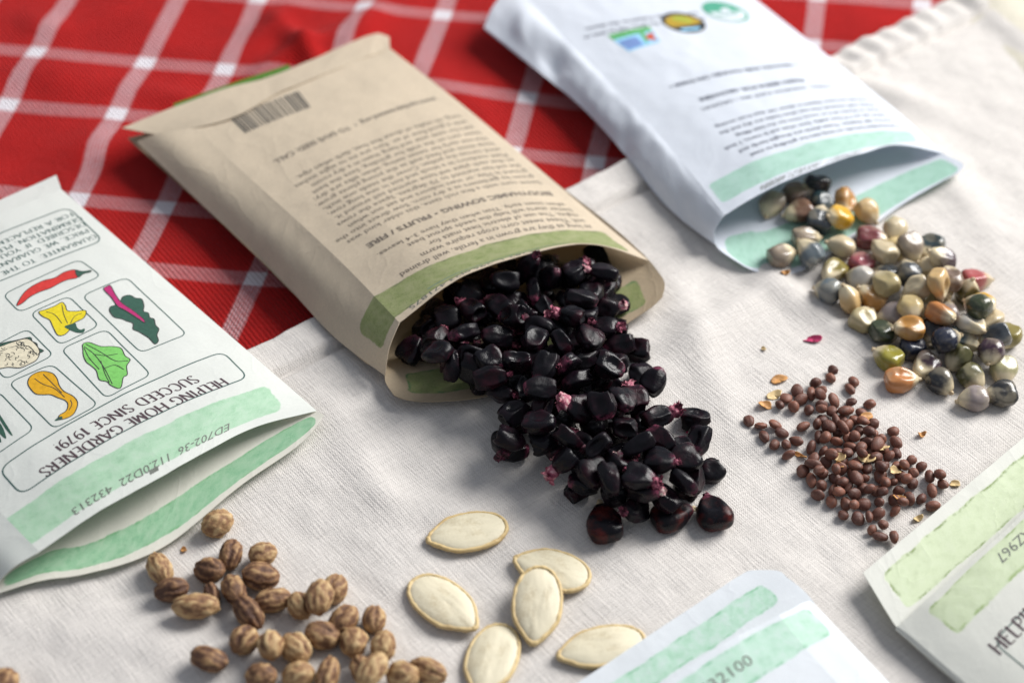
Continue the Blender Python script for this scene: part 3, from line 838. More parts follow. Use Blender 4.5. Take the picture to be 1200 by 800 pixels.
def veg_packet():
    R0, R1 = P(371, 481, .34), P(72, 222, .62)
    K0 = P(46, 646, .85); K1 = K0 + (R1 - R0) * np.array([1.0, 1.0, 0]) + np.array([0, 0, -.1])
    us = [0, 1.6, 3.2, 4.8, 6.2, 7.1]; vs = [0, 1.0, 3, 6, 9, 11.3]
    net = [[P(46, 646, .85), P(114, 600, .98), P(182, 562, .98), P(243, 528, .82), P(308, 497, .58), P(371, 481, .34)]]
    for v in vs[1:]:
        t = v / 11.3; row = []
        for u in us:
            s = u / 7.1
            p = lerp(lerp(K0, K1, t), lerp(R0, R1, t), s); p[2] += (.42 * (1 - t) + .10) * (4 * s * (1 - s)) ** .9
            row.append(p)
        net.append(row)
    top = Sheet(us, vs, net, 0.018, 21.0)
    E0 = P(-8, 690, .2); E1 = E0 + (R1 - R0) * np.array([1, 1, 0])
    snet = [[lerp(E0, E1, v / 11.3), lerp(lerp(E0, E1, v / 11.3), lerp(K0, K1, v / 11.3), .5) + np.array([-.1, -.08, .12]), lerp(K0, K1, v / 11.3)] for v in vs]
    side = Sheet([0, .7, 1.4], vs, snet, .02, 22.0)
    low = Sheet([0, .7, 2.2, 4.2, 6.2, 7.8, 8.5], [-1.3, -.6, .3, 3, 7, 11.3],
        [[P(-10, 697, .2), P(34, 683, .16), P(100, 672, .12), P(190, 641, .12), P(285, 566, .16), P(360, 512, .26), P(378, 489, .32)],
         [P(-12, 690, .2), P(40, 662, .16), P(110, 648, .1), P(196, 606, .1), P(280, 548, .14), P(358, 497, .26), P(379, 486, .34)],
         [P(-14, 672, .2), P(40, 640, .12), P(110, 610, .08), P(190, 565, .08), P(268, 520, .1), P(346, 484, .22), P(366, 478, .3)]] +
        [[lerp(lerp(E0, E1, t), lerp(R0, R1, t), s) * np.array([1, 1, 0]) + np.array([0, 0, (.06 if 0 < s < 1 else .14 + .14 * s)]) for s in (0, .08, .26, .5, .74, .92, 1)] for t in (.3, .65, 1.0)], 0.010, 23.0)
    B0 = P(66, 205, .60); dirw = (K1 - R1) / np.linalg.norm(K1 - R1)
    F = [R1, R1 + dirw * 2.5, R1 + dirw * 7.1]; G = [B0, B0 + dirw * 2.5, B0 + dirw * 7.5]
    band = Sheet([0, 2.5, 7.3], [0, .75], [[p + np.array([0, 0, .0]) for p in F], [p for p in G]][::1], .012, 24.0)
    root = empty('seed_packet', P(120, 480, 0))
    tag(root, 'white seed packet printed with small vegetable pictures in boxes', 'seed packet', 'opened seed packets')
    pb = top.build('back_panel', M['cream_strip'], root)
    side.build('side_fold', M['cream'], root); low.build('front_panel', M['cream_lip'], root)
    # the band's u runs right to left, so flip it for outward normals
    fb = Sheet([-7.3, -2.5, 0], [0, .75], [F[::-1], G[::-1]], .012, 24.0)
    bd = fb.build('bottom_flap', M['cream'], root)
    SH.update(veg_top=top, veg_low=low)
    c1 = lambda x, y: top.find(x / 2.9625, 190 + y / 2.963)
    c2 = lambda x, y: top.find(x / 2.9625, 430 + y / 2.963)
    green = M['ink_green']
    def frame(name, cs, w=.028, r=.22): put(name, top, *ribbon(rounded(cs, r), w, True), green, pb)
    def shape(name, pts, m, off=.006, k=4, fn=c1, outline=True):
        sp = smooth_poly([fn(*p) for p in pts], k)
        pp, ff = fill(sp)
        o = put(name, top, pp, ff, M[m], pb, off, cut=.3)
        if outline:
            v_, f_ = ribbon(sp, .022, True); put(name + '_outline', top, v_, f_, M['ink_black'], o, off + .003)
        return o
    def strokes(name, lines, par, fn=c1, m='ink_black', w=.016, off=.011):
        V, F_ = [], []
        for ln in lines:
            pts = [np.array(fn(*p)) for p in ln]; kn = list(range(len(pts)))
            pts = [_spline(kn, pts, k / 4) for k in range(4 * (len(pts) - 1) + 1)]
            v_, f_ = ribbon(pts, w); b = len(V); V += v_; F_ += [[i + b for i in f] for f in f_]
        put(name, top, V, F_, M[m], par, off)
    frame('picture_frame', [c1(10, 460), c1(275, 338), c1(352, 395), c1(68, 522)])
    frame('picture_frame', [c1(105, 525), c1(238, 465), c1(345, 568), c1(210, 635)])
    frame('picture_frame', [c1(285, 465), c1(440, 400), c1(650, 598), c1(490, 662)])
    frame('picture_frame', [c1(212, 650), c1(368, 580), c1(525, 738), c1(370, 820)])
    frame('picture_frame', [c1(-60, 660), c1(95, 578), c1(187, 670), c1(20, 755)])
    frame('picture_frame', [c2(30, 55), c2(180, -10), c2(342, 130), c2(190, 215)])
    frame('picture_frame', [c2(-150, 170), c2(-5, 85), c2(120, 215), c2(-20, 310)])
    frame('slogan_frame', [c2(-5, 355), top.find(262, 412), top.find(291, 442), c2(75, 445)], .034, .3)
    frame('guarantee_frame', [top.find(-10, 278), top.find(80, 243), top.find(121, 282), top.find(-10, 334)], .034, .3)
    o = shape('chilli_picture', [(58, 497), (80, 458), (110, 432), (150, 412), (190, 402), (222, 383), (258, 374), (278, 384), (268, 402), (238, 408), (212, 418), (175, 438), (140, 450), (105, 468), (78, 490)], 'veg_red')
    shape('chilli_stalk', [(262, 376), (285, 380), (314, 377), (314, 382), (290, 388), (272, 400)], 'veg_dark', .009, fn=c1)
    o = shape('pepper_picture', [(135, 520), (160, 512), (190, 500), (215, 487), (228, 500), (234, 516), (265, 518), (298, 516), (292, 540), (262, 556), (246, 568), (240, 585), (222, 600), (200, 600), (184, 572), (172, 548), (148, 536)], 'veg_yellow')
    shape('pepper_stalk', [(224, 572), (248, 562), (262, 560), (268, 575), (280, 582), (294, 578), (290, 592), (268, 592), (250, 586)], 'veg_dark', .009, outline=False)
    strokes('pepper_lines', [[(160, 520), (190, 530), (215, 560)], [(215, 495), (222, 530), (235, 560)], [(285, 525), (260, 535), (245, 560)]], o)
    o = shape('chard_picture', [(380, 515), (384, 502), (400, 497), (404, 484), (420, 480), (426, 468), (450, 462), (470, 472), (492, 476), (500, 500), (498, 518), (515, 524), (520, 540), (535, 545), (540, 566), (552, 580), (545, 600), (550, 620), (538, 632), (518, 612), (500, 600), (480, 588), (462, 580), (462, 560), (440, 552), (425, 545), (400, 540), (388, 530)], 'veg_dark', k=3)
    shape('chard_stalk', [(360, 442), (372, 432), (384, 430), (402, 462), (424, 490), (462, 516), (498, 545), (502, 558), (480, 544), (436, 516), (408, 500), (386, 470)], 'veg_magenta', .010)
    o = shape('lettuce_picture', [(288, 650), (288, 632), (310, 626), (350, 640), (388, 640), (420, 646), (434, 672), (452, 686), (440, 708), (442, 738), (428, 748), (418, 785), (385, 775), (372, 762), (345, 755), (335, 725), (318, 708), (300, 694), (290, 672)], 'veg_green')
    strokes('lettuce_lines', [[(292, 640), (330, 670), (365, 720), (390, 770)], [(298, 632), (350, 660), (400, 690), (445, 690)], [(292, 645), (310, 680), (345, 720)], [(330, 668), (372, 672), (410, 665)], [(365, 715), (400, 705), (430, 720)], [(350, 690), (365, 735), (380, 765)]], o, w=.018)
    o = shape('cauliflower_leaves', [(-20, 640), (10, 628), (60, 618), (104, 608), (112, 622), (128, 630), (132, 645), (152, 655), (135, 664), (128, 670), (100, 640), (50, 640), (-10, 660)], 'veg_dark', k=3)
    o = shape('cauliflower_picture', [(-40, 690), (-15, 650), (20, 634), (55, 622), (96, 614), (128, 638), (138, 662), (126, 688), (100, 702), (70, 714), (30, 712), (-10, 716)], 'veg_cream', .009)
    rr = random.Random(3); L = []
    for _ in range(46):
        x, y = rr.uniform(-30, 128), rr.uniform(625, 705)
        if (x - 50) ** 2 / 88 ** 2 + (y - 666) ** 2 / 44 ** 2 > .9: continue
        a = rr.uniform(0, TAU); r = rr.uniform(5, 10)
        L.append([(x + r * math.cos(a + q), y + .7 * r * math.sin(a + q)) for q in (0, .9, 1.8, 2.7)])
    strokes('cauliflower_lines', L, o, w=.014, off=.014)
    o = shape('squash_picture', [(98, 62), (102, 38), (122, 22), (150, 15), (182, 22), (198, 40), (206, 64), (222, 84), (252, 100), (268, 118), (268, 138), (255, 164), (230, 178), (205, 182), (206, 168), (230, 152), (236, 130), (226, 116), (200, 106), (176, 96), (150, 96), (122, 92)], 'veg_gold', fn=c2)
    shape('squash_stalk', [(190, 186), (204, 174), (216, 172), (214, 182)], 'veg_dark', .009, fn=c2, outline=False)
    strokes('squash_lines', [[(120, 40), (150, 60), (190, 75), (225, 105)], [(150, 25), (180, 55), (215, 90)], [(240, 150), (250, 130), (245, 115)]], o, fn=c2)
    for pts in ([(-30, 130), (0, 165), (44, 236), (20, 215)], [(-30, 170), (5, 200), (22, 248), (-5, 225)], [(-40, 200), (-5, 232), (4, 262), (-25, 240)]):
        shape('leek_leaf_picture', pts, 'veg_dark', .006, fn=c2, outline=False)
    def roman(s, p0, p1, h, name, m='ink_black', th=.17, tn=.085):
        v_, f_, w = roman_geo(s, th, tn)
        vv, ff = fit_text((v_, f_), top, p0, p1, h, width=w); put(name, top, vv, ff, M[m], pb)
    roman('HELPING HOME GARDENERS', c2(768, 38), c2(128, 362), .31, 'slogan_lettering', 'ink_plum', .165, .085)
    roman('SUCCEED SINCE 1979!', c2(664, 30), c2(176, 274), .31, 'slogan_lettering', 'ink_plum', .165, .085)
    w_per = .215
    for s, x, y in (('GUARANTEE: TO THE EXTENT', 327, 252), ('PRICE, WE GUARANTEE ALL', 300, 232), ('DESCRIBED. IF YOU FIND', 290, 209), ('GERMINATION, PLEASE', 278, 190), ('FOR A REPLACEMENT', 246, 176)):
        v_, f_, w = roman_geo(s, .135, .075)
        p0 = c1(x, y); p1 = (p0[0] - w * .205, p0[1] + .02)
        vv, ff = fit_text((v_, f_), top, p0, p1, .165, width=w); put('guarantee_lettering', top, vv, ff, M['ink_green'], pb)
    v_, f_ = font_geo('ED702-36  112.0D22  432313', 1.0)
    w = max(p[0] for p in v_); a, b = top.find(270, 495), top.find(83, 597)
    vv, ff = fit_text((v_, f_), top, a, b, .33, width=w); put('lot_number', top, vv, ff, M['ink_grey'], pb)
    vv = [(-1.85 - p[0], .52 - p[1]) for p in font_geo('PO BOX 10,', .26, 1, .004)[0]]
    put('address_line', fb, vv, font_geo('PO BOX 10,', .26, 1, .004)[1], M['ink_green'], bd)
    a, b = c2(520, 368), c2(553, 364)
    put('print_mark', top, [(a[0], a[1] - .05), (b[0] , a[1] - .05), (b[0], a[1] + .08), (a[0], a[1] + .08)], [[0, 1, 2, 3]], M['ink_grey'], pb)
    return root

def unit2(v): v = np.array([v[0], v[1], 0.0]); return v / np.linalg.norm(v)

def near_packet():
    Cn = P(951, 701, .30); w = unit2(P(690, 800) - P(895, 667)); l = unit2(P(1045, 800) - P(951, 701))
    q = lambda a, b, z: np.array([Cn[0], Cn[1], 0]) + w * a + l * b + np.array([0, 0, z])
    vs = [0, .5, 1.5, 4, 8]
    prof = {0: .30, .35: .42, .75: .50, 1.15: .58, 2.6: .66, 4.8: .62, 7.0: .5}
    us = [1.15, 2.6, 4.8, 7.0]
    edge = lambda a: -.0 + .10 * math.sin(a * 1.3)
    top = Sheet(us, vs, [[q(a, b + (edge(a) if b == 0 else 0), prof[a] + (.14 if b == 0 else 0.06 if b < 1 else 0.0)) for a in us] for b in vs], .014, 31.0)
    side = Sheet([0, .35, .75, 1.15], vs, [[q(a, b + (edge(a) if b == 0 else 0), prof[a] * (1 if a else .8) + (.14 * a / 1.15 if b == 0 else .06 * a / 1.15 if b < 1 else 0)) for a in (0, .35, .75, 1.15)] for b in vs], .012, 32.0)
    low = Sheet([0.02, .30, .8, 2, 4.5, 8.2], [-1.42, -1.25, -.8, -.2, .5, 4, 8],
        [[q(.55, -1.36, .28), q(.68, -1.43, .28), q(.95, -1.46, .27), q(2, -1.46, .25), q(4.5, -1.45, .22), q(8.2, -1.42, .2)],
         [q(.22, -1.12, .29), q(.42, -1.22, .28), q(.86, -1.26, .26), q(2, -1.26, .22), q(4.5, -1.26, .2), q(8.2, -1.25, .2)],
         [q(.08, -.75, .30), q(.32, -.78, .28), q(.8, -.8, .24), q(2, -.8, .2), q(4.5, -.8, .18), q(8.2, -.8, .18)],
         [q(.0, -.15, .30), q(.3, -.2, .28), q(.8, -.2, .26), q(2, -.2, .24), q(4.5, -.2, .22), q(8.2, -.2, .2)]] +
        [[q(a, b, .18) for a in (0.02, .3, .8, 2, 4.5, 8.2)] for b in (.5, 4, 8)], .012, 33.0)
    root = empty('seed_packet', q(4, 3, 0))
    tag(root, 'white seed packet with mint green bands cut off by the bottom edge', 'seed packet', 'opened seed packets')
    pb = top.build('back_panel', M['near_strip'], root, .12); side.build('side_fold', M['near_side'], root, .08); low.build('front_panel', M['near_lip'], root, .1)
    SH.update(near_top=top, near_low=low)
    v_, f_ = font_geo('190.0K22  432100', 1.0); wd = max(p[0] for p in v_)
    b_ = top.find(884, 776); a_ = (b_[0] + 3.6, b_[1] + .02)
    vv, ff = fit_text((v_, f_), top, a_, b_, .36, width=wd)
    # this packet is read from the open end outwards, the other way round
    d = np.array(b_) - np.array(a_)
    put('lot_number', top, vv, ff, M['ink_grey'], pb)
    return root

def right_packet():
    Cn = P(1052, 733, .40); w = unit2(P(1200, 512) - P(1012, 668)); l = unit2(P(1140, 808) - P(1052, 733))
    # u runs from the far end back to the near corner so that the printed face points up
    W = 8.4
    q = lambda u, b, z: np.array([Cn[0], Cn[1], 0]) + w * (W - u) + l * b + np.array([0, 0, z])
    us = [0, 2, 4.2, 6.2, 7.6, 8.4]; vs = [0, .35, 1.2, 3, 8]
    pz = [1.0, 1.1, 1.05, .90, .66, .42]
    top = Sheet(us, vs, [[q(u, b + (.16 * math.sin((W - u) * .5) if b == 0 else 0), z * (.94 if b == 0 else 1)) for u, z in zip(us, pz)] for b in vs], .015, 41.0)
    low = Sheet(us, [-1.75, -1.2, -.5, 0, .4, 3, 8],
        [[q(u, -1.72 - .0 * u, .42 + .1 * (1 - u / W)) for u in us], [q(u, -1.2, .38) for u in us], [q(u, -.5, .36) for u in us], [q(u, 0, .34) for u in us]] +
        [[q(u, b, .26) for u in us] for b in (.4, 3, 8)], .014, 42.0)
    # lip corner narrows towards the packet
    for j, pt in ((0, P(1012, 668, .50)), (1, P(1026, 692, .44)), (2, P(1040, 716, .40))):
        d = pt - Cn; ea, eb = np.linalg.solve(np.array([[w[0], l[0]], [w[1], l[1]]]), d[:2])
        for i in range(len(us)):
            z = low.net[j][i][2]
            low.net[j][i] = q(us[i], eb, z) + w * ea * (us[i] / W) ** 3
    side = Sheet([0, .4, .8], vs, [[q(8.4, b, .42 * (.94 if b == 0 else 1)), q(8.46, b, .33), q(8.40, b, .24)] for b in vs], .01, 43.0)
    root = empty('seed_packet', q(4, 3, 0))
    tag(root, 'cream seed packet with pale yellow-green bands at the right edge', 'seed packet', 'opened seed packets')
    pb = top.build('back_panel', M['right_strip'], root, .12); low.build('front_panel', M['right_lip'], root, .12); side.build('side_fold', M['right_paper'], root, .1)
    SH.update(right_top=top, right_low=low)
    # lot number, upside down to the rest of the print
    v_, f_ = font_geo('ED288.1  164.0J8, AZ967', 1.0); wd = max(p[0] for p in v_)
    b_ = top.find(1165, 652); a_ = (b_[0] - 4.4, b_[1])
    vv, ff = fit_text((v_, f_), top, a_, b_, .36, width=wd)
    put('lot_number', top, vv, ff, M['ink_grey'], pb)
    p0 = top.find(1172, 768)
    v_, f_, wd = roman_geo('HELPING HOME GARDENERS', .15, .075)
    vv, ff = fit_text((v_, f_), top, p0, (p0[0] - wd * .36, p0[1]), .36, width=wd); put('slogan_lettering', top, vv, ff, M['ink_plum'], pb)
    p1 = top.find(1164, 752)
    put('slogan_frame', top, *ribbon(rounded([p1, (p1[0] - 7, p1[1]), (p1[0] - 7, p1[1] + 1.6), (p1[0], p1[1] + 1.6)], .25), .03, True), M['ink_green'], pb)
    return root

# ------------------------------------------------------------------ seed shapes (lengths in cm, own origin)
def ico(n):
    bm = bmesh.new(); bmesh.ops.create_icosphere(bm, subdivisions=n, radius=1.0)
    vs = np.array([v.co[:] for v in bm.verts]); fs = [[v.index for v in f.verts] for f in bm.faces]
    bm.free(); return vs, fs
ICO = {}
def get_ico(n):
    if n not in ICO: ICO[n] = ico(n)
    return ICO[n]

def mesh_data(name, vs, fs, mat, attr=None):
    me = bpy.data.meshes.new(name)
    me.from_pydata([tuple(v * S) for v in vs], [], fs)
    me.polygons.foreach_set('use_smooth', [True] * len(me.polygons))
    if attr is not None:
        a = me.attributes.new('relief', 'FLOAT', 'POINT'); a.data.foreach_set('value', np.asarray(attr, dtype=np.float32))
    me.materials.append(mat); me.update(); return me

def kernel_shape(seed, L, W, T, block, taper, dent, germ, wrink, facets=0):
    r = random.Random(seed); vs, fs = get_ico(4); out = []
    planes = []
    for _ in range(facets):
        a = r.uniform(0, TAU); e = r.uniform(-.35, .6)
        planes.append((np.array([math.cos(a) * math.cos(e), math.sin(e) * .8, math.sin(a) * math.cos(e)]), r.uniform(.80, .95)))
    lean = r.uniform(-.18, .18)
    for v in vs:
        k = (abs(v[0]) ** block + abs(v[1]) ** block + abs(v[2]) ** block) ** (-1 / block)
        x, y, z = v * k
        for (n, d) in planes:                                  # pressed flat by its neighbours on the cob
            s = n[0] * x + n[1] * y + n[2] * z - d
            if s > 0:
                f = .9 * s * sm(0, .12, s); x -= n[0] * f; y -= n[1] * f; z -= n[2] * f
        w = taper + (1 - taper) * sm(-1.1, .15, y)
        x = (x * w + lean * y * .4) * W / 2; z *= (taper * .8 + .2 + (.8 - taper * .8) * sm(-1.05, .0, y)) * T / 2
        if y > 0:                                              # crown sunk inside a rim
            rr = (x / (W * .33)) ** 2 + (z / (T * .34)) ** 2
            y -= dent * math.exp(-rr ** 1.8) * sm(.2, .85, y)
            y += .10 * dent * math.exp(-((rr - 1.5) / .7) ** 2) * sm(.3, .9, y)
        gr = (x / (W * .24)) ** 2 + ((y + .12) / .50) ** 2
        if z > 0: z -= germ * T * math.exp(-gr ** 1.5) - .25 * germ * T * math.exp(-((gr - 1.5) / .6) ** 2)
        elif germ > .12: z += germ * .6 * T * math.exp(-((x / (W * .3)) ** 2 + ((y - .15) / .45) ** 2) ** 1.5)
        y *= L / 2
        q = nz(x * 2.4 + seed, y * 2.4, z * 2.4); q2 = nz(x * 9, y * 2.6 + seed, z * 9); q3 = 1 - abs(nz(x * 4 + seed * 2, y * 2.2, z * 4)) * 2
        g = 1 + wrink * (1.0 * q + .35 * q2 - 1.3 * max(0, q3 - .60))
        out.append((x * g, y * g, z * g))
    return np.array(out), fs

def tip_shape(seed, L, size, rough):
    """torn papery chaff: a small core with crumpled scales"""
    r = random.Random(seed); vs, fs = [], []
    c, cf = get_ico(2)
    for v in c:
        g = 1 + .5 * nz(v[0] * 3 + seed, v[1] * 3, v[2] * 3)
        vs.append(v * g * size * np.array([.62, .60, .5]))
    fs += [list(f) for f in cf]
    for _ in range(int(3 + rough * 9)):
        a = r.uniform(0, TAU); o = r.uniform(.2, 1.15)
        d = np.array([math.cos(a) * math.sin(o), -math.cos(o), math.sin(a) * math.sin(o) * .8])
        t = np.cross(d, np.array([r.gauss(0, 1), r.gauss(0, 1), r.gauss(0, 1)])); t /= np.linalg.norm(t)
        nn = np.cross(d, t); ln = size * r.uniform(.6, 1.15) * (.5 + rough * .5); wd = size * r.uniform(.5, .95); b = len(vs); sd = r.uniform(0, 99)
        for j in range(6):
            for i in range(5):
                p, q = j / 5, i / 4 - .5
                ww = wd * (.5 + p * 1.1 - p * p * .9)
                bend = size * (.55 * nz(p * 2.5 + sd, q * 3) + .35 * p * p)
                vs.append(d * (ln * p + .12 * size * nz(q * 6, sd)) + t * (q * ww) + nn * bend)
        for j in range(5):
            for i in range(4):
                k = b + j * 5 + i; fs.append([k, k + 1, k + 6, k + 5])
    return np.array(vs) + np.array([0, -L / 2 - size * .12, 0]), fs

def ridged_shape(seed, L, W, T, lobes, depth):
    r = random.Random(seed); vs, fs = get_ico(4); out = []; rel = []
    for v in vs:
        ph = math.atan2(v[2], v[0]); lat = math.asin(max(-1, min(1, v[1])))
        wob = 1.9 * nz(v[0] * 1.9 + seed, v[1] * 1.9, v[2] * 1.9)
        rd = math.sin(lobes * ph + wob * 2.4 + 1.2 * math.sin(lat * 2 + seed))
        rd = (abs(rd) ** .6) * (1 if rd > 0 else -1)
        fade = math.cos(lat) ** .6
        q = nz(v[0] * 5 + seed, v[1] * 5, v[2] * 5); q1 = nz(v[0] * 2.2, v[1] * 2.2 + seed, v[2] * 2.2)
        q2 = nz(v[0] * 11, v[1] * 11 + seed, v[2] * 11); h = depth * rd * fade * (.6 + .9 * nz(v[0] + 9, v[1] + seed, v[2])) + .045 * q + .08 * q1 + .018 * q2
        waist = .16 * math.exp(-(abs(math.sin(ph / 1.0 + .3)) / .22) ** 2) * fade          # seam between two halves
        g = 1 + h - waist
        p = v * g * np.array([W / 2, L / 2, T / 2])
        out.append(p); rel.append(.5 + .20 * rd * fade + .22 * q + .16 * q1 - 1.3 * waist)
    return np.array(out), fs, rel

def radish_shape(seed, L, W, T):
    vs, fs = get_ico(3); out = []
    for v in vs:
        q = nz(v[0] * 1.6 + seed, v[1] * 1.6, v[2] * 1.6)
        g = 1 + .09 * q + .02 * nz(v[0] * 6, v[1] * 6 + seed, v[2] * 6)
        gro = .09 * math.exp(-((v[0] - .1) / .16) ** 2) * (1 if v[2] > 0 else 0) * (seed % 2)
        p = v * (g - gro) * np.array([W / 2 * (1 - .12 * v[1]), L / 2, T / 2]); out.append(p)
    return np.array(out), fs

def flake_shape(seed, L, W, curl):
    vs, fs = [], []; n, m = 14, 8
    for j in range(m + 1):
        for i in range(n + 1):
            a = TAU * i / n; r = j / m
            rr = r * (1 + .25 * nz(math.cos(a) * 1.5 + seed, math.sin(a) * 1.5))
            x, y = rr * math.cos(a) * W / 2, rr * math.sin(a) * L / 2
            vs.append((x, y, curl * (r ** 2) * (.6 + .5 * math.cos(2 * a + seed)) + .012 * nz(x * 9 + seed, y * 9)))
    for j in range(m):
        for i in range(n):
            k = j * (n + 1) + i; fs.append((k, k + n + 1, k + n + 2, k + 1))
    return np.array(vs), fs

def pumpkin_outline(a, L, W):
    # a = 0 at the pointed end
    y = -math.cos(a) * L / 2
    t = (y + L / 2) / L
    x = W / 2 * math.sin(a) ** .92 * (1 + .10 * (t - .5)) 
    if t < .34: x *= .62 + .38 * sm(-.06, .34, t)
    return (x, y)

def pumpkin_shape(seed, L, W, T, lo=0.0, hi=1.0):
    """cushion-like body; rim is built apart"""
    vs, fs = [], []; n, m = 64, 14
    for sgn in (1, -1):
        b = len(vs)
        for j in range(m + 1):
            r = j / m
            for i in range(n):
                a = TAU * i / n; aa = a if a <= math.pi else TAU - a
                x, y = pumpkin_outline(aa, L, W); x *= 1 if a <= math.pi else -1
                k = r * (1 - .015 * nz(math.cos(a) * 3 + seed, math.sin(a) * 3))
                h = T / 2 * ((1 - r ** 3.2) ** .6 * .78 + .20 * (1 - r * r)) 
                q = .022 * nz(x * k * 3 + seed, y * k * 1.6, sgn) + .010 * nz(x * k * 9, y * k * 4 + seed, sgn)
                vs.append((x * k * .955, y * k * .965, sgn * (h + (q if r < .9 else 0) * (.4 + .6 * (1 - r)) )))
        for j in range(m):
            for i in range(n):
                p, q_, s_, t_ = b + j * n + i, b + j * n + (i + 1) % n, b + (j + 1) * n + (i + 1) % n, b + (j + 1) * n + i
                fs.append((p, t_, s_, q_) if sgn > 0 else (p, q_, s_, t_))
    return np.array(vs), fs

def rim_shape(seed, L, W, T):
    vs, fs = [], []; n, m = 96, 10
    for i in range(n):
        a = TAU * i / n; aa = a if a <= math.pi else TAU - a; sx = 1 if a <= math.pi else -1
        x, y = pumpkin_outline(aa, L, W); x *= sx
        x2, y2 = pumpkin_outline(min(math.pi, aa + .03), L, W); x1, y1 = pumpkin_outline(max(0, aa - .03), L, W)
        d = np.array([(x2 - x1) * sx, y2 - y1]); d /= np.linalg.norm(d) + 1e-9
        nn = np.array([d[1], -d[0]]) * sx
        rw = .052 * (1 + .40 * nz(math.cos(a) * 4 + seed, math.sin(a) * 4)); rh = T * .22 * (1 + .4 * nz(math.cos(a) * 6, math.sin(a) * 6 + seed))
        if aa < .25: rw *= 1.25
        for j in range(m):
            t = TAU * j / m
            off = rw * math.cos(t) - .045
            vs.append((x + nn[0] * off, y + nn[1] * off, rh * math.sin(t) + .012 * nz(math.cos(a) * 16 + seed, math.sin(a) * 16, math.cos(t) * 1.5)))
    for i in range(n):
        for j in range(m):
            fs.append((i * m + j, i * m + (j + 1) % m, ((i + 1) % n) * m + (j + 1) % m, ((i + 1) % n) * m + j))
    return np.array(vs), fs
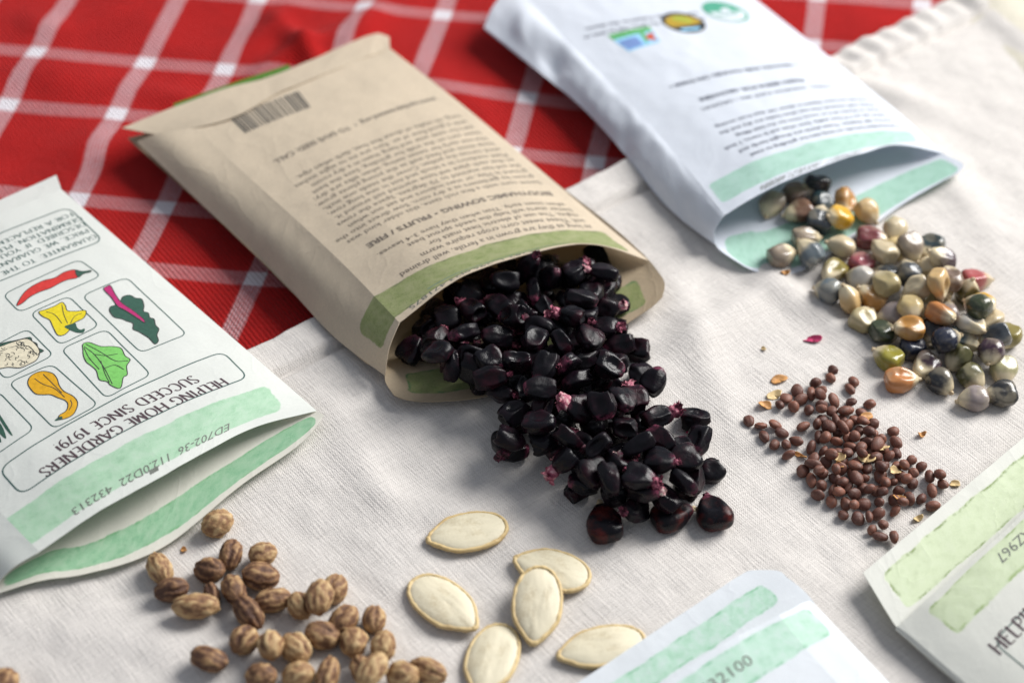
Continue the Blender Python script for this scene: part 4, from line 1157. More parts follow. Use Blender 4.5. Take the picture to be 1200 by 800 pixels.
# ------------------------------------------------------------------ build
M = {}
def make_materials():
    M['linen'] = mat_linen('natural_linen'); M['plaid'] = mat_plaid()
    M['linen_dark'] = mat_linen('cream_linen', (0.62, 0.58, 0.48))
    kraft = (0.70, 0.595, 0.455); grn = (0.29, 0.35, 0.13)
    M['kraft'] = mat_paper('kraft_paper', kraft, fibre=1.0, speck=.25)
    M['kraft_side'] = mat_paper('kraft_paper_side', kraft, grn, [(.26, 1.50, .62, 3.0)], 1.0, None, .35, speck=.25)
    M['kraft_strip'] = mat_paper('kraft_paper_printed', kraft, grn, [(.26, 1.50, -2, 6.55)], 1.0, (0.10, 0.14, 0.05), .35, speck=.25)
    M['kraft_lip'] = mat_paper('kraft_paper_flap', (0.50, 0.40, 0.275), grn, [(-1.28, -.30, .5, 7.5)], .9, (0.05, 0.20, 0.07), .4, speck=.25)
    white = (0.78, 0.815, 0.875); mint = (0.46, 0.72, 0.60)
    M['white_side'] = mat_paper('white_paper', white, fibre=.3)
    M['white_strip'] = mat_paper('white_paper_printed', white, mint, [(.42, 1.45, .15, 6.4)], .3, None, .3)
    M['white_lip'] = mat_paper('white_paper_flap', white, (0.42, 0.69, 0.56), [(-1.30, -.10, .35, 7.9)], .3, None, .25)
    cream = (0.78, 0.795, 0.755)
    M['cream'] = mat_paper('offwhite_paper', cream, fibre=.35)
    M['cream_strip'] = mat_paper('offwhite_paper_printed', cream, (0.43, 0.69, 0.47), [(.30, 1.38, -.8, 6.6)], .35, None, .45)
    M['cream_lip'] = mat_paper('offwhite_paper_flap', (0.80, 0.78, 0.70), (0.29, 0.59, 0.35), [(-1.06, -.26, .25, 8.15)], .35, (0.18, 0.48, 0.22), .4)
    nw = (0.78, 0.81, 0.84)
    M['near_side'] = mat_paper('pale_paper', nw, (0.50, 0.77, 0.60), [(.14, 1.05, .30, 2.0)], .3, (0.22, 0.55, 0.33), .65)
    M['near_strip'] = mat_paper('pale_paper_printed', nw, (0.50, 0.77, 0.60), [(.14, 1.05, .3, 6.6)], .3, (0.22, 0.55, 0.33), .65)
    M['near_lip'] = mat_paper('pale_paper_flap', nw, (0.46, 0.76, 0.56), [(-1.02, -.38, .62, 7.7)], .3, (0.20, 0.55, 0.30), .85)
    rw = (0.80, 0.80, 0.74); yg = (0.70, 0.79, 0.54)
    M['right_paper'] = mat_paper('ivory_paper', rw, fibre=.3)
    M['right_strip'] = mat_paper('ivory_paper_printed', rw, yg, [(.22, 1.12, .2, 7.75)], .3, (0.30, 0.44, 0.12), .3)
    M['right_lip'] = mat_paper('ivory_paper_flap', rw, yg, [(-1.45, -.18, .2, 7.9)], .3, (0.22, 0.32, 0.08), .3)
    for n, c in dict(ink_brown=(.12, .095, .072), ink_grey=(.12, .13, .11), ink_blue=(.10, .20, .24), ink_dark=(.05, .045, .04), ink_soft=(.10, .11, .15),
                     ink_green=(.02, .075, .065), ink_black=(.02, .022, .02), ink_plum=(.05, .022, .03)).items():
        M[n] = mat_ink(n, c)
    for n, c in dict(leaf_green=(.06, .17, .015), veg_red=(.52, .035, .03), veg_dark=(.03, .085, .06), veg_yellow=(.62, .50, .015), veg_magenta=(.40, .02, .13), veg_green=(.17, .46, .11),
                     veg_cream=(.62, .56, .42), veg_gold=(.60, .32, .012), badge_sky=(.30, .58, .80), badge_green=(.10, .36, .12), badge_blue=(.16, .25, .50), badge_red=(.50, .09, .04),
                     badge_black=(.022, .025, .025), badge_gold=(.40, .26, .02), badge_lime=(.33, .36, .04), badge_teal=(.06, .30, .20), badge_white=(.62, .66, .70)).items():
        M[n] = mat_plain(n, c, .14, 900, .6)
    M['black_kernel'] = mat_black_kernel('black_corn_skin'); M['wine_kernel'] = mat_black_kernel('wine_corn_skin', 1)
    M['pink_tip'] = mat_pink_tip(); M['cream_tip'] = mat_cream_tip(); M['corn'] = mat_corn(); M['radish'] = mat_radish(); M['ridged'] = mat_ridged()
    M['seed_face'] = mat_pumpkin('pumpkin_seed_face', (0.66, 0.595, 0.44), (0.46, 0.38, 0.24)); M['seed_rim'] = mat_pumpkin('pumpkin_seed_rim', (0.60, 0.43, 0.19), (0.42, 0.26, 0.09))
    M['husk'] = mat_plain('husk', (.50, .25, .085), .45, 500, .55); M['husk_pale'] = mat_plain('husk_pale', (.60, .44, .22), .3, 500, .55); M['pink_bit'] = mat_plain('pink_bit', (.45, .04, .12), .5, 800, .7)
    M['table'] = mat_plain('table_wood', (.16, .10, .06), .3, 40, .5)

DAT = {}
def make_seed_meshes():
    r = random.Random(11)
    DAT['black'], DAT['black_tip'], DAT['wine'] = [], [], []
    spec = [(.80, .68, .44), (.82, .62, .46), (.72, .70, .42), (.70, .62, .48), (.86, .60, .42), (.74, .66, .40), (.66, .68, .50), (.80, .72, .44), (.78, .60, .46), (.72, .72, .42)]
    for k, (L, W, T) in enumerate(spec):
        vs, fs = kernel_shape(k + 1, L, W, T, r.uniform(3.2, 5.2), r.uniform(.50, .72), r.uniform(.12, .42), r.uniform(.04, .22), r.uniform(.07, .13), r.choice((3, 4, 5)))
        DAT['black'].append(mesh_data('black_corn_kernel', vs, fs, M['black_kernel']))
        DAT.setdefault('black_len', []).append(L)
        vs, fs = tip_shape(k + 40, L, r.uniform(.15, .25), r.uniform(.5, 1.0)); DAT['black_tip'].append(mesh_data('tip_cap', vs, fs, M['pink_tip']))
    for k, (L, W, T) in enumerate([(1.10, .86, .56), (1.06, .78, .54), (.98, .86, .56)]):
        vs, fs = kernel_shape(k + 61, L, W, T, 3.0, .46, .06, .10, .035, 2); DAT['wine'].append(mesh_data('wine_black_corn_kernel', vs, fs, M['wine_kernel']))
    DAT['wine_tip'] = []
    for k, L in enumerate((1.10, 1.06, .98)):
        vs, fs = tip_shape(k + 80, L, .14, .4); DAT['wine_tip'].append(mesh_data('tip_cap', vs, fs, (M['cream_tip'], M['cream_tip'], M['pink_tip'])[k]))
    DAT['corn'], DAT['corn_tip'] = [], []
    for k, (L, W, T) in enumerate([(.84, .72, .56), (.80, .68, .54), (.88, .66, .52), (.74, .70, .60), (.84, .74, .52), (.78, .64, .56), (.90, .70, .48)]):
        vs, fs = kernel_shape(k + 20, L, W, T, r.uniform(2.7, 3.6), r.uniform(.42, .58), r.uniform(.04, .16), r.uniform(.06, .24), r.uniform(.04, .07), r.choice((2, 3, 4)))
        DAT['corn'].append(mesh_data('flint_corn_kernel', vs, fs, M['corn']))
        vs, fs = tip_shape(k + 90, L, .10, .25); DAT['corn_tip'].append(mesh_data('tip_cap', vs, fs, M['cream_tip']))
    DAT['radish'] = []
    for k in range(8):
        vs, fs = radish_shape(k + 1, r.uniform(.32, .42), r.uniform(.24, .32), r.uniform(.20, .28)); DAT['radish'].append(mesh_data('radish_seed', vs, fs, M['radish']))
    DAT['ridged'] = []
    for k, (L, W, T) in enumerate([(.74, .62, .60), (.80, .60, .58), (.70, .64, .60), (.86, .60, .56), (.72, .60, .60), (.78, .66, .58)]):
        vs, fs, rel = ridged_shape(k * 3 + 2, L, W, T, (7, 8, 6, 9, 7, 8)[k], (.05, .045, .055, .04, .055, .045)[k]); DAT['ridged'].append(mesh_data('ridged_seed', vs, fs, M['ridged'], rel))
    vs, fs, rel = ridged_shape(33, 1.02, .62, .58, 6, .06); DAT['ridged'].append(mesh_data('ridged_seed', vs, fs, M['ridged'], rel))
    vs, fs, rel = ridged_shape(37, .66, .44, .38, 8, .04); DAT['ridged'].append(mesh_data('ridged_seed', vs, fs, M['ridged'], rel))
    DAT['pumpkin'], DAT['rim'] = [], []
    for k, (L, W, T) in enumerate([(1.92, 1.14, .26), (1.82, 1.16, .26), (1.94, 1.12, .30), (1.98, 1.16, .26), (1.98, 1.14, .30), (2.02, 1.08, .26)]):
        vs, fs = pumpkin_shape(k * 5 + 1, L, W, T); DAT['pumpkin'].append(mesh_data('pumpkin_seed', vs, fs, M['seed_face']))
        vs, fs = rim_shape(k * 5 + 1, L, W, T); DAT['rim'].append(mesh_data('rim', vs, fs, M['seed_rim']))

def thing(name, me, loc, quat, color=None):
    o = bpy.data.objects.new(name, me); C.objects.link(o)
    o.location = [c * S for c in loc]; o.rotation_mode = 'QUATERNION'; o.rotation_quaternion = quat
    if color: o.color = (*color, 1)
    return o

def sub(name, me, parent, color=None):
    c = bpy.data.objects.new(name, me); C.objects.link(c); c.parent = parent
    return c

def aim(heading, pitch=0.0, roll=0.0):
    """local +Y (blunt end) turned to a ground heading"""
    return (Matrix.Rotation(heading - math.pi / 2, 4, 'Z') @ Matrix.Rotation(pitch, 4, 'X') @ Matrix.Rotation(roll, 4, 'Y')).to_quaternion()

def build_statics():
    make_materials(); make_seed_meshes()
    lin = build_linen(); tag(lin, 'natural off-white linen cloth with a stitched puckered hem', 'cloth')
    pla = build_plaid(); tag(pla, 'red cotton blanket with a white plaid stripe, rumpled behind packets', 'blanket')
    brown_packet(); white_back_packet(); veg_packet(); near_packet(); right_packet()
    return lin, pla
PLACE = {
 'wine': [
  [0,2.249,-6.08,0.235,0.087,0.05,0.004,-0.995],
  [1,3.828,-5.736,0.158,0.537,-0.042,0.027,0.842],
  [2,4.78,-5.582,0.152,0.13,0.05,0.007,-0.99],
 ],
 'black': [
  [6,0.172,-2.95,0.089,0.171,0.465,0.869,-0.014],
  [1,0.09,-3.811,0.11,0.089,0.714,-0.693,0.045],
  [6,1.304,-3.827,0.159,0.486,-0.075,0.02,0.871],
  [0,1.196,-2.44,0.115,0.956,0.172,-0.075,-0.227],
  [5,4.504,-2.564,0.112,0.702,-0.162,0.053,0.692],
  [4,4.529,-3.344,0.135,0.961,0.057,-0.198,-0.182],
  [3,4.77,-4.275,0.112,0.118,-0.466,-0.856,-0.189],
  [5,3.103,-0.315,0.161,0.695,0.119,-0.041,-0.708],
  [3,2.614,0.318,0.274,0.088,0.712,0.696,0.032],
  [2,3.221,-1.319,0.265,0.036,-0.968,-0.236,0.083],
  [8,3.483,-1.737,0.495,0.203,-0.92,0.319,-0.103],
  [4,3.33,-2.745,0.096,0.691,0.028,-0.156,0.705],
  [1,3.536,-2.934,0.481,0.52,0.009,-0.025,0.854],
  [5,1.913,-4.208,0.098,0.174,-0.037,0.02,0.984],
  [1,1.704,-5.002,0.225,0.101,-0.906,0.406,-0.071],
  [4,2.971,-5.81,0.394,0.299,-0.431,-0.839,0.143],
  [0,3.534,-3.773,0.156,0.136,-0.727,0.664,-0.112],
  [1,-2.111,-0.722,0.246,0.823,0.032,-0.109,0.557],
  [1,-1.36,-0.894,0.272,0.13,0.972,-0.169,0.096],
  [5,-0.697,-1.694,0.27,0.479,0.11,0.054,0.869],
  [5,-2.48,-0.891,0.475,0.196,-0.904,0.327,-0.193],
  [5,0.029,-1.578,0.363,0.401,-0.14,0.256,-0.868],
  [4,2.158,2.912,0.313,0.945,0.147,0.016,0.291],
  [2,2.416,2.031,0.31,0.126,-0.672,0.719,0.125],
  [5,2.584,1.268,0.272,0.143,0.976,0.158,0.033],
  [8,0.822,2.703,0.227,0.085,0.955,-0.283,0.002],
  [8,4.114,-3.871,0.445,0.076,0.031,-0.11,-0.991],
  [3,4.211,-4.747,0.069,0.049,-0.992,0.078,0.081],
  [8,1.271,-1.168,0.211,0.284,0.087,-0.936,-0.189],
  [2,-1.025,0.067,0.253,0.386,0.019,-0.184,-0.904],
  [5,0.013,0.386,0.228,0.037,0.325,0.945,-0.023],
  [1,3.638,-5.624,0.633,0.39,-0.142,0.106,-0.903],
  [9,1.443,-2.575,0.567,0.205,0.878,-0.415,0.123],
  [4,3.277,-4.679,0.073,0.43,0.077,-0.005,0.9],
  [0,1.911,1.213,0.272,0.18,0.947,0.264,0.046],
  [7,-0.697,-0.707,0.231,0.191,-0.099,-0.097,-0.972],
  [1,-1.635,0.07,0.335,0.756,-0.256,-0.598,-0.074],
  [0,-2.227,-0.059,0.428,-0.281,-0.285,0.204,0.893],
  [7,3.211,-3.759,0.532,0.389,0.903,-0.122,0.137],
  [7,0.726,0.378,0.268,0.029,0.242,0.953,-0.181],
  [8,1.651,-0.347,0.314,0.778,-0.139,-0.117,-0.602],
  [9,-1.021,1.206,0.248,0.02,-0.592,0.787,0.173],
  [0,-0.393,1.898,0.273,0.168,-0.955,0.133,0.207],
  [8,-0.393,1.071,0.388,0.188,-0.874,-0.428,-0.134],
  [5,1.919,-1.27,0.156,0.951,-0.105,-0.231,-0.178],
  [8,4.292,-4.875,0.507,0.116,-0.061,-0.214,0.968],
  [9,-1.96,0.651,0.344,0.812,-0.16,-0.204,0.524],
  [6,1.106,-4.13,0.572,0.126,-0.032,0.988,-0.081],
  [2,0.381,-0.976,0.225,0.096,0.957,-0.274,-0.025],
  [6,0.76,1.989,0.336,0.468,0.863,0.192,-0.014],
  [0,1.923,-3.987,0.408,0.914,0.006,0.074,-0.399],
  [5,-1.538,-1.025,0.638,0.145,0.919,-0.354,0.101],
  [1,2.681,-0.411,0.395,0.014,0.615,0.765,0.192],
  [4,-0.051,1.987,0.612,0.073,-0.87,-0.488,-0.019],
  [2,2.917,-2.374,0.368,0.598,0.005,-0.008,0.801],
  [5,1.758,-5.224,0.64,-0.052,0.669,0.735,-0.1],
  [8,2.542,-1.886,0.202,0.11,0.404,0.895,0.155],
  [5,2.26,1.415,0.641,0.982,-0.029,0.141,-0.119],
  [8,1.343,2.25,0.3,0.007,0.944,0.268,-0.194],
  [3,0.687,-3.084,0.406,0.108,-0.926,-0.332,0.142],
  [7,0.371,-0.352,0.334,0.124,0.53,-0.788,0.287],
  [2,0.197,-2.029,0.6,0.123,-0.67,0.729,0.07],
  [7,0.191,-3.197,0.61,0.201,0.355,0.902,0.14],
  [3,2.112,-1.742,0.419,-0.213,-0.443,-0.83,-0.265],
  [2,2.569,-3.136,0.108,0.123,0.917,-0.359,-0.123],
  [3,2.36,0.707,0.577,0.4,-0.684,0.539,0.287],
  [1,1.596,0.47,0.296,-0.554,0.436,0.124,0.699],
  [6,2.788,-4.872,0.432,0.242,0.504,0.829,0.038],
  [8,0.648,-0.912,0.598,0.048,-0.81,-0.542,0.217],
  [9,-0.346,-0.661,0.539,0.138,0.762,-0.632,-0.027],
  [5,-0.676,0.421,0.514,-0.576,0.049,0.207,0.789],
  [2,1.322,-0.135,0.589,-0.669,0.097,0.184,0.713],
  [0,2.622,-4.268,0.583,0.842,-0.226,-0.145,0.469],
  [4,0.908,-1.568,0.323,0.386,0.048,-0.34,0.857],
  [8,1.337,0.93,0.586,-0.11,0.303,0.315,0.893],
  [2,2.279,0.008,0.617,0.082,-0.634,0.766,-0.065],
  [7,0.691,1.196,0.259,0.078,0.804,0.552,0.205],
  [6,1.611,-1.981,0.499,-0.587,-0.531,-0.002,0.611],
  [9,0.072,0.758,0.59,0.405,0.259,-0.08,0.873],
  [3,2.476,-5.508,0.543,0.037,-0.185,0.67,0.718],
  [5,-0.909,1.6,0.586,0.002,-0.256,0.966,-0.039],
  [1,2.122,-1.063,0.587,0.352,0.025,-0.116,-0.928],
  [1,1.859,2.126,0.509,0.99,-0.112,-0.026,-0.082],
  [5,-1.517,1.093,0.501,0.815,0.381,-0.394,-0.188],
  [3,-0.1,-4.01,0.556,0.995,-0.066,-0.08,-0.007],
  [8,0.099,-3.444,0.984,0.421,-0.08,-0.061,0.901],
  [8,0.015,-4.203,0.916,0.267,0.622,-0.736,0.015],
  [6,2.488,-1.64,0.896,-0.209,-0.901,-0.377,-0.046],
  [0,0.772,-3.14,0.919,0.791,0.181,0.577,-0.097],
  [2,2.992,-2.561,0.704,0.101,-0.978,-0.18,0.034],
  [1,3.12,-5.651,0.93,0.177,-0.565,0.804,-0.063],
  [4,-0.356,0.275,0.957,0.063,0.93,0.348,0.098],
  [2,-1.132,0.799,0.861,-0.111,0.456,-0.828,-0.306],
  [2,-1.644,-0.08,0.818,0.205,-0.736,0.641,0.07],
  [3,2.727,-3.673,0.877,0.267,0.963,-0.024,-0.039],
  [3,0.126,-1.465,0.839,-0.21,0.222,0.275,0.912],
  [0,3.53,-4.129,0.936,0.273,-0.919,-0.251,-0.13],
  [8,1.926,-2.811,0.616,0.578,0.07,-0.774,-0.249],
  [3,1.973,0.864,0.985,0.986,-0.108,-0.123,0.042],
  [8,-1.034,0.06,0.998,0.325,0.043,-0.091,-0.94],
  [6,-1.04,-1.379,0.756,0.074,-0.143,-0.898,-0.408],
  [7,1.948,-5.245,0.988,0.142,0.221,-0.955,-0.141],
  [0,2.021,-3.432,0.707,0.953,-0.216,-0.14,0.159],
  [8,1.76,1.729,0.892,0.976,0.067,-0.11,-0.176],
  [2,-0.977,-1.862,0.826,0.391,-0.399,0.671,0.489],
  [3,0.816,-4.263,0.886,0.089,-0.765,0.637,-0.028],
  [9,-0.158,-2.6,0.736,-0.287,-0.304,0.821,-0.39],
  [5,1.746,-4.208,0.737,0.269,0.119,0.255,-0.921],
  [0,0.98,-1.526,0.787,0.929,0.198,0.031,-0.312],
  [7,0.508,-0.067,0.701,0.888,-0.088,-0.14,-0.428],
  [0,2.571,-4.9,0.966,0.933,-0.253,0.223,0.122],
  [7,4.08,-4.662,0.949,0.081,-0.51,-0.855,-0.034],
  [6,1.812,0.063,0.922,0.029,0.181,-0.967,0.178],
  [1,1.587,-2.339,0.988,0.603,-0.371,-0.624,-0.331],
  [3,1.31,-4.902,0.986,0.426,0.525,0.731,0.094],
  [4,0.729,1.717,0.813,0.058,-0.012,0.965,0.254],
  [5,0.869,0.219,0.931,-0.363,-0.788,0.398,0.297],
  [2,0.386,-2.554,0.922,0.497,0.619,0.235,0.561],
  [9,-0.509,1.299,0.869,0.975,0.12,-0.127,-0.137],
  [3,2.404,-2.944,0.765,0.111,-0.287,-0.804,0.508],
  [1,-0.36,-0.871,0.978,0.132,-0.661,-0.738,0.036],
  [7,-1.477,-1.823,0.913,-0.414,0.425,0.399,-0.699],
  [8,-1.843,-0.951,0.967,0.171,-0.29,0.127,0.933],
  [9,1.399,-3.287,0.753,0.255,0.393,-0.592,-0.656],
  [4,1.682,-0.757,0.813,0.175,-0.755,0.632,0.006],
  [1,1.694,-1.491,0.906,0.861,-0.154,-0.27,-0.402],
  [5,0.547,0.947,0.756,0.601,-0.037,-0.798,0.031],
  [2,4.048,-5.335,0.86,-0.801,0.176,-0.435,-0.371],
  [0,1.371,-4.395,1.226,-0.471,-0.553,0.681,-0.089],
  [0,0.69,-3.939,1.245,0.746,-0.074,-0.088,0.656],
  [0,0.226,-0.201,1.044,-0.821,-0.279,0.265,0.423],
  [5,-0.488,-1.9,1.167,0.088,0.333,-0.929,-0.138],
  [5,2.372,-2.063,1.294,0.766,0.185,-0.04,0.614],
  [7,1.88,-1.108,1.273,0.22,-0.048,-0.969,0.099],
  [7,3.479,-4.944,1.133,0.063,-0.573,0.806,-0.135],
  [5,2.985,-5.577,1.259,-0.009,-0.571,0.821,0.001],
  [9,2.053,-4.607,1.185,0.403,0.85,0.084,0.329],
  [2,1.342,-2.065,1.278,-0.788,0.4,0.456,0.104],
  [2,-1.763,-1.804,1.297,0.857,-0.172,-0.17,0.455],
  [9,-1.235,-0.969,1.159,0.88,-0.294,-0.286,-0.24],
  [3,1.214,-0.533,1.039,0.01,0.987,-0.148,-0.058],
  [4,2.987,-4.552,1.216,0.711,-0.133,-0.453,-0.52],
  [6,0.655,-1.897,1.031,0.035,-0.244,-0.921,-0.302],
  [1,-0.482,-2.518,1.215,-0.576,-0.233,0.369,-0.691],
  [1,2.313,-5.629,1.217,-0.67,-0.134,0.73,-0.032],
  [9,1.634,-3.409,1.208,-0.269,0.692,0.662,-0.106],
  [7,2.654,-3.081,1.186,0.174,0.155,-0.968,0.09],
  [4,1.676,0.321,1.295,0.171,0.692,-0.701,-0.002],
  [7,0.617,-0.78,1.205,0.339,0.339,0.276,-0.833],
  [5,1.227,-1.386,1.284,0.309,0.362,0.432,0.766],
  [3,1.445,-0.458,1.391,0.143,0.793,0.574,-0.145],
  [8,-0.013,-0.419,1.294,0.533,0.418,-0.088,-0.731],
  [4,0.794,-2.345,1.464,0.211,0.188,0.947,0.156],
  [1,0.714,-3.096,1.483,0.057,-0.663,-0.746,0.009],
  [7,0.132,-2.161,1.375,-0.589,-0.806,-0.047,0.012],
  [5,0.543,-1.415,1.453,0.991,-0.095,0.089,-0.036],
  [2,2.152,-3.513,1.434,0.948,0.276,-0.158,-0.019],
  [6,1.499,1.398,1.203,0.477,-0.231,-0.005,0.848],
  [3,0.93,1.276,1.106,0.521,-0.131,-0.631,0.56],
  [8,-0.227,0.988,1.175,0.704,0.116,0.305,-0.631],
  [1,0.324,1.481,1.232,0.345,-0.04,-0.643,0.682],
  [7,2.253,1.415,1.171,0.109,0.625,0.719,-0.285],
 ],
 'corn': [
  [0,6.9,5.394,0.291,0.027,0.174,0.976,0.13,2],
  [2,7.689,5.974,0.266,0.058,-0.843,0.52,0.127,1],
  [1,8.182,6.265,0.38,0.246,-0.18,-0.247,-0.92,0],
  [0,7.617,5.103,0.292,0.792,0.032,-0.008,-0.61,3],
  [4,8.315,5.47,0.28,0.979,0.129,0.145,0.062,4],
  [4,7.02,3.329,0.302,0.575,0.015,-0.004,0.818,10],
  [0,8.138,4.747,0.366,0.124,0.08,-0.131,0.98,7],
  [2,8.908,5.56,0.298,0.91,0.144,0.388,-0.021,5],
  [1,7.732,4.081,0.261,0.623,0.048,0.03,0.781,9],
  [1,8.642,4.732,0.499,0.161,-0.509,-0.833,0.148,8],
  [0,12.068,-1.411,0.144,0.737,0.05,0.129,-0.662,62],
  [0,7.763,3.396,0.368,0.244,-0.896,-0.359,-0.094,11],
  [3,9.47,5.174,0.319,-0.009,-0.333,0.926,0.175,6],
  [5,11.365,-1.621,0.165,0.004,-0.656,-0.749,-0.091,63],
  [5,8.643,3.826,0.237,0.028,-0.709,-0.684,0.171,15],
  [4,12.32,-0.467,0.045,0.012,0.025,0.991,0.134,57],
  [2,9.507,4.259,0.192,0.106,-0.663,0.732,0.119,12],
  [2,8.375,2.928,0.109,0.958,-0.014,0.074,-0.277,22],
  [3,10.154,4.559,0.233,0.11,-0.133,-0.982,-0.073,13],
  [3,11.438,-0.848,0.122,0.0,-0.369,0.918,0.144,59],
  [3,8.153,2.186,0.141,0.125,0.856,0.495,0.083,28],
  [3,10.643,-1.09,0.154,0.131,-0.292,0.944,0.078,60],
  [1,9.186,3.291,0.153,0.025,0.926,-0.377,0.026,16],
  [2,9.682,-1.018,0.124,0.652,0.036,-0.022,0.757,61],
  [3,11.963,-0.193,0.377,0.107,0.149,0.983,0.015,55],
  [4,12.561,0.704,0.099,0.131,0.335,0.933,0.025,47],
  [2,12.168,0.41,0.329,0.738,0.309,-0.024,-0.6,50],
  [5,10.094,3.834,0.202,0.017,0.592,0.806,-0.013,14],
  [1,10.344,-0.48,0.105,0.935,0.051,0.069,-0.344,58],
  [3,11.19,-0.219,0.162,0.857,0.139,-0.28,-0.41,56],
  [6,11.021,3.993,0.186,0.117,0.342,0.932,-0.004,19],
  [5,8.647,1.819,0.208,0.324,-0.721,-0.481,0.379,29],
  [0,9.69,3.47,0.435,0.217,-0.156,-0.063,-0.961,17],
  [3,9.035,2.655,0.187,0.128,-0.777,-0.477,-0.39,24],
  [1,9.438,-0.221,0.123,0.009,0.904,0.428,-0.013,54],
  [2,12.195,1.256,0.088,-0.937,-0.001,0.059,0.345,44],
  [2,11.395,0.386,0.195,0.108,-0.501,0.854,0.093,53],
  [4,10.425,3.577,0.527,0.018,0.187,-0.95,-0.248,18],
  [2,12.116,2.816,0.112,0.057,0.776,-0.628,-0.029,27],
  [1,8.993,1.192,0.102,0.018,-0.95,0.307,0.048,38],
  [4,9.293,1.994,0.126,0.503,-0.065,0.183,-0.842,31],
  [3,10.888,0.073,0.51,0.091,-0.826,0.556,-0.018,52],
  [5,9.792,2.801,0.198,0.489,-0.074,-0.089,-0.865,23],
  [4,12.062,1.581,0.388,0.967,-0.202,-0.07,0.136,39],
  [1,10.086,0.257,0.093,0.012,0.993,0.112,-0.046,51],
  [6,11.624,0.694,0.468,0.951,-0.2,0.092,0.217,46],
  [5,10.913,3.168,0.191,0.007,0.99,-0.058,0.132,20],
  [3,11.777,1.144,0.722,0.054,0.91,0.404,0.079,43],
  [4,11.174,3.115,0.547,0.629,-0.166,0.203,-0.732,21],
  [4,9.456,0.672,0.13,0.085,0.806,-0.573,-0.122,45],
  [5,11.784,2.204,0.241,-0.023,0.116,-0.672,0.731,34],
  [4,9.588,2.195,0.461,0.225,0.118,-0.005,-0.967,30],
  [0,11.103,2.272,0.188,0.977,-0.031,-0.177,0.116,26],
  [1,9.999,0.512,0.454,0.742,-0.064,-0.036,-0.666,48],
  [3,10.686,0.725,0.123,0.977,0.091,-0.105,-0.161,49],
  [3,10.261,2.626,0.458,0.07,-0.978,-0.12,0.155,25],
  [4,9.762,1.424,0.033,0.051,0.655,0.743,0.125,37],
  [5,11.167,1.458,0.08,0.14,-0.979,0.106,-0.104,40],
  [1,11.238,2.28,0.612,0.044,0.061,0.003,0.997,33],
  [0,10.879,0.946,0.555,0.912,-0.278,0.237,0.184,42],
  [4,10.558,1.82,0.092,0.006,0.115,-0.976,-0.182,32],
  [3,10.144,1.266,0.424,0.035,-0.035,0.998,-0.024,41],
  [5,10.348,1.907,0.566,0.774,0.224,-0.116,-0.58,35],
  [6,10.863,1.804,0.801,-0.721,-0.477,-0.296,-0.406,36],
 ],
 'radish': [
  [4,8.042,-0.626,0.005,0.161,-0.826,-0.422,-0.337],
  [7,7.95,-0.92,0.015,-0.381,-0.207,-0.154,0.888],
  [2,7.549,-1.137,0.049,0.613,-0.46,-0.579,-0.279],
  [5,8.51,-1.045,0.04,-0.02,-0.259,-0.188,-0.947],
  [7,8.386,-1.319,0.049,-0.183,0.427,0.126,0.877],
  [4,7.683,-1.397,0.041,-0.4,0.286,-0.869,0.062],
  [3,7.071,-1.392,0.016,-0.136,0.021,-0.988,-0.066],
  [4,6.778,-1.662,0.005,-0.056,-0.463,0.885,-0.002],
  [3,7.13,-1.742,0.041,-0.423,-0.38,0.234,-0.789],
  [1,6.6,-1.934,0.039,-0.871,0.018,0.433,-0.231],
  [5,6.94,-1.999,0.053,-0.375,0.838,0.055,0.392],
  [6,7.308,-2.083,0.039,-0.007,0.319,0.099,0.942],
  [4,8.372,-1.76,0.044,-0.572,-0.129,0.189,0.788],
  [5,8.804,-1.836,0.07,-0.596,0.008,0.614,-0.517],
  [4,5.812,-2.5,0.02,-0.132,-0.059,-0.104,0.984],
  [4,6.081,-2.658,0.032,-0.349,-0.861,0.342,-0.144],
  [0,6.437,-2.616,0.051,0.056,-0.663,-0.697,0.266],
  [2,6.149,-3.012,0.023,0.005,-0.981,-0.184,-0.069],
  [3,6.577,-2.89,0.047,-0.208,0.698,0.679,-0.092],
  [4,6.377,-3.253,0.005,0.022,-0.881,0.342,0.325],
  [7,6.654,-3.24,0.022,-0.358,0.001,0.92,-0.159],
  [7,6.911,-3.102,0.013,-0.797,-0.118,0.305,-0.508],
  [7,6.691,-3.555,-0.005,-0.063,-0.501,0.686,-0.523],
  [6,7.118,-2.626,0.023,0.244,0.827,-0.37,0.347],
  [3,6.998,-4.035,-0.035,-0.309,-0.131,0.143,-0.931],
  [3,7.172,-4.328,-0.025,-0.092,0.878,0.024,0.468],
  [7,9.833,-3.819,0.046,0.839,0.062,-0.005,-0.541],
  [6,9.969,-4.172,0.078,0.066,0.727,-0.068,-0.68],
  [1,10.26,-4.385,0.067,0.353,0.696,0.19,-0.596],
  [7,10.173,-4.228,0.244,0.877,-0.271,0.24,0.316],
  [3,9.976,-4.575,0.038,-0.086,0.797,0.023,0.598],
  [1,9.707,-4.796,-0.012,-0.755,0.129,0.569,0.299],
  [0,9.947,-5.014,-0.002,0.6,-0.232,0.131,0.754],
  [4,8.172,-5.434,-0.064,0.275,-0.806,-0.521,0.056],
  [1,8.46,-5.77,-0.059,0.254,0.4,0.872,-0.124],
  [5,8.709,-5.658,0.018,-0.045,-0.509,0.554,0.657],
  [3,8.612,-5.994,-0.02,0.665,-0.085,0.229,0.706],
  [1,8.92,-6.018,0.017,-0.009,-1.0,-0.026,0.002],
  [1,7.596,-4.949,-0.055,-0.074,0.654,0.173,-0.733],
  [7,7.656,-4.627,-0.018,0.006,0.965,-0.227,0.131],
  [6,7.918,-5.013,-0.042,-0.205,0.949,0.13,-0.201],
  [0,7.409,-1.526,0.052,-0.499,0.014,0.866,0.031],
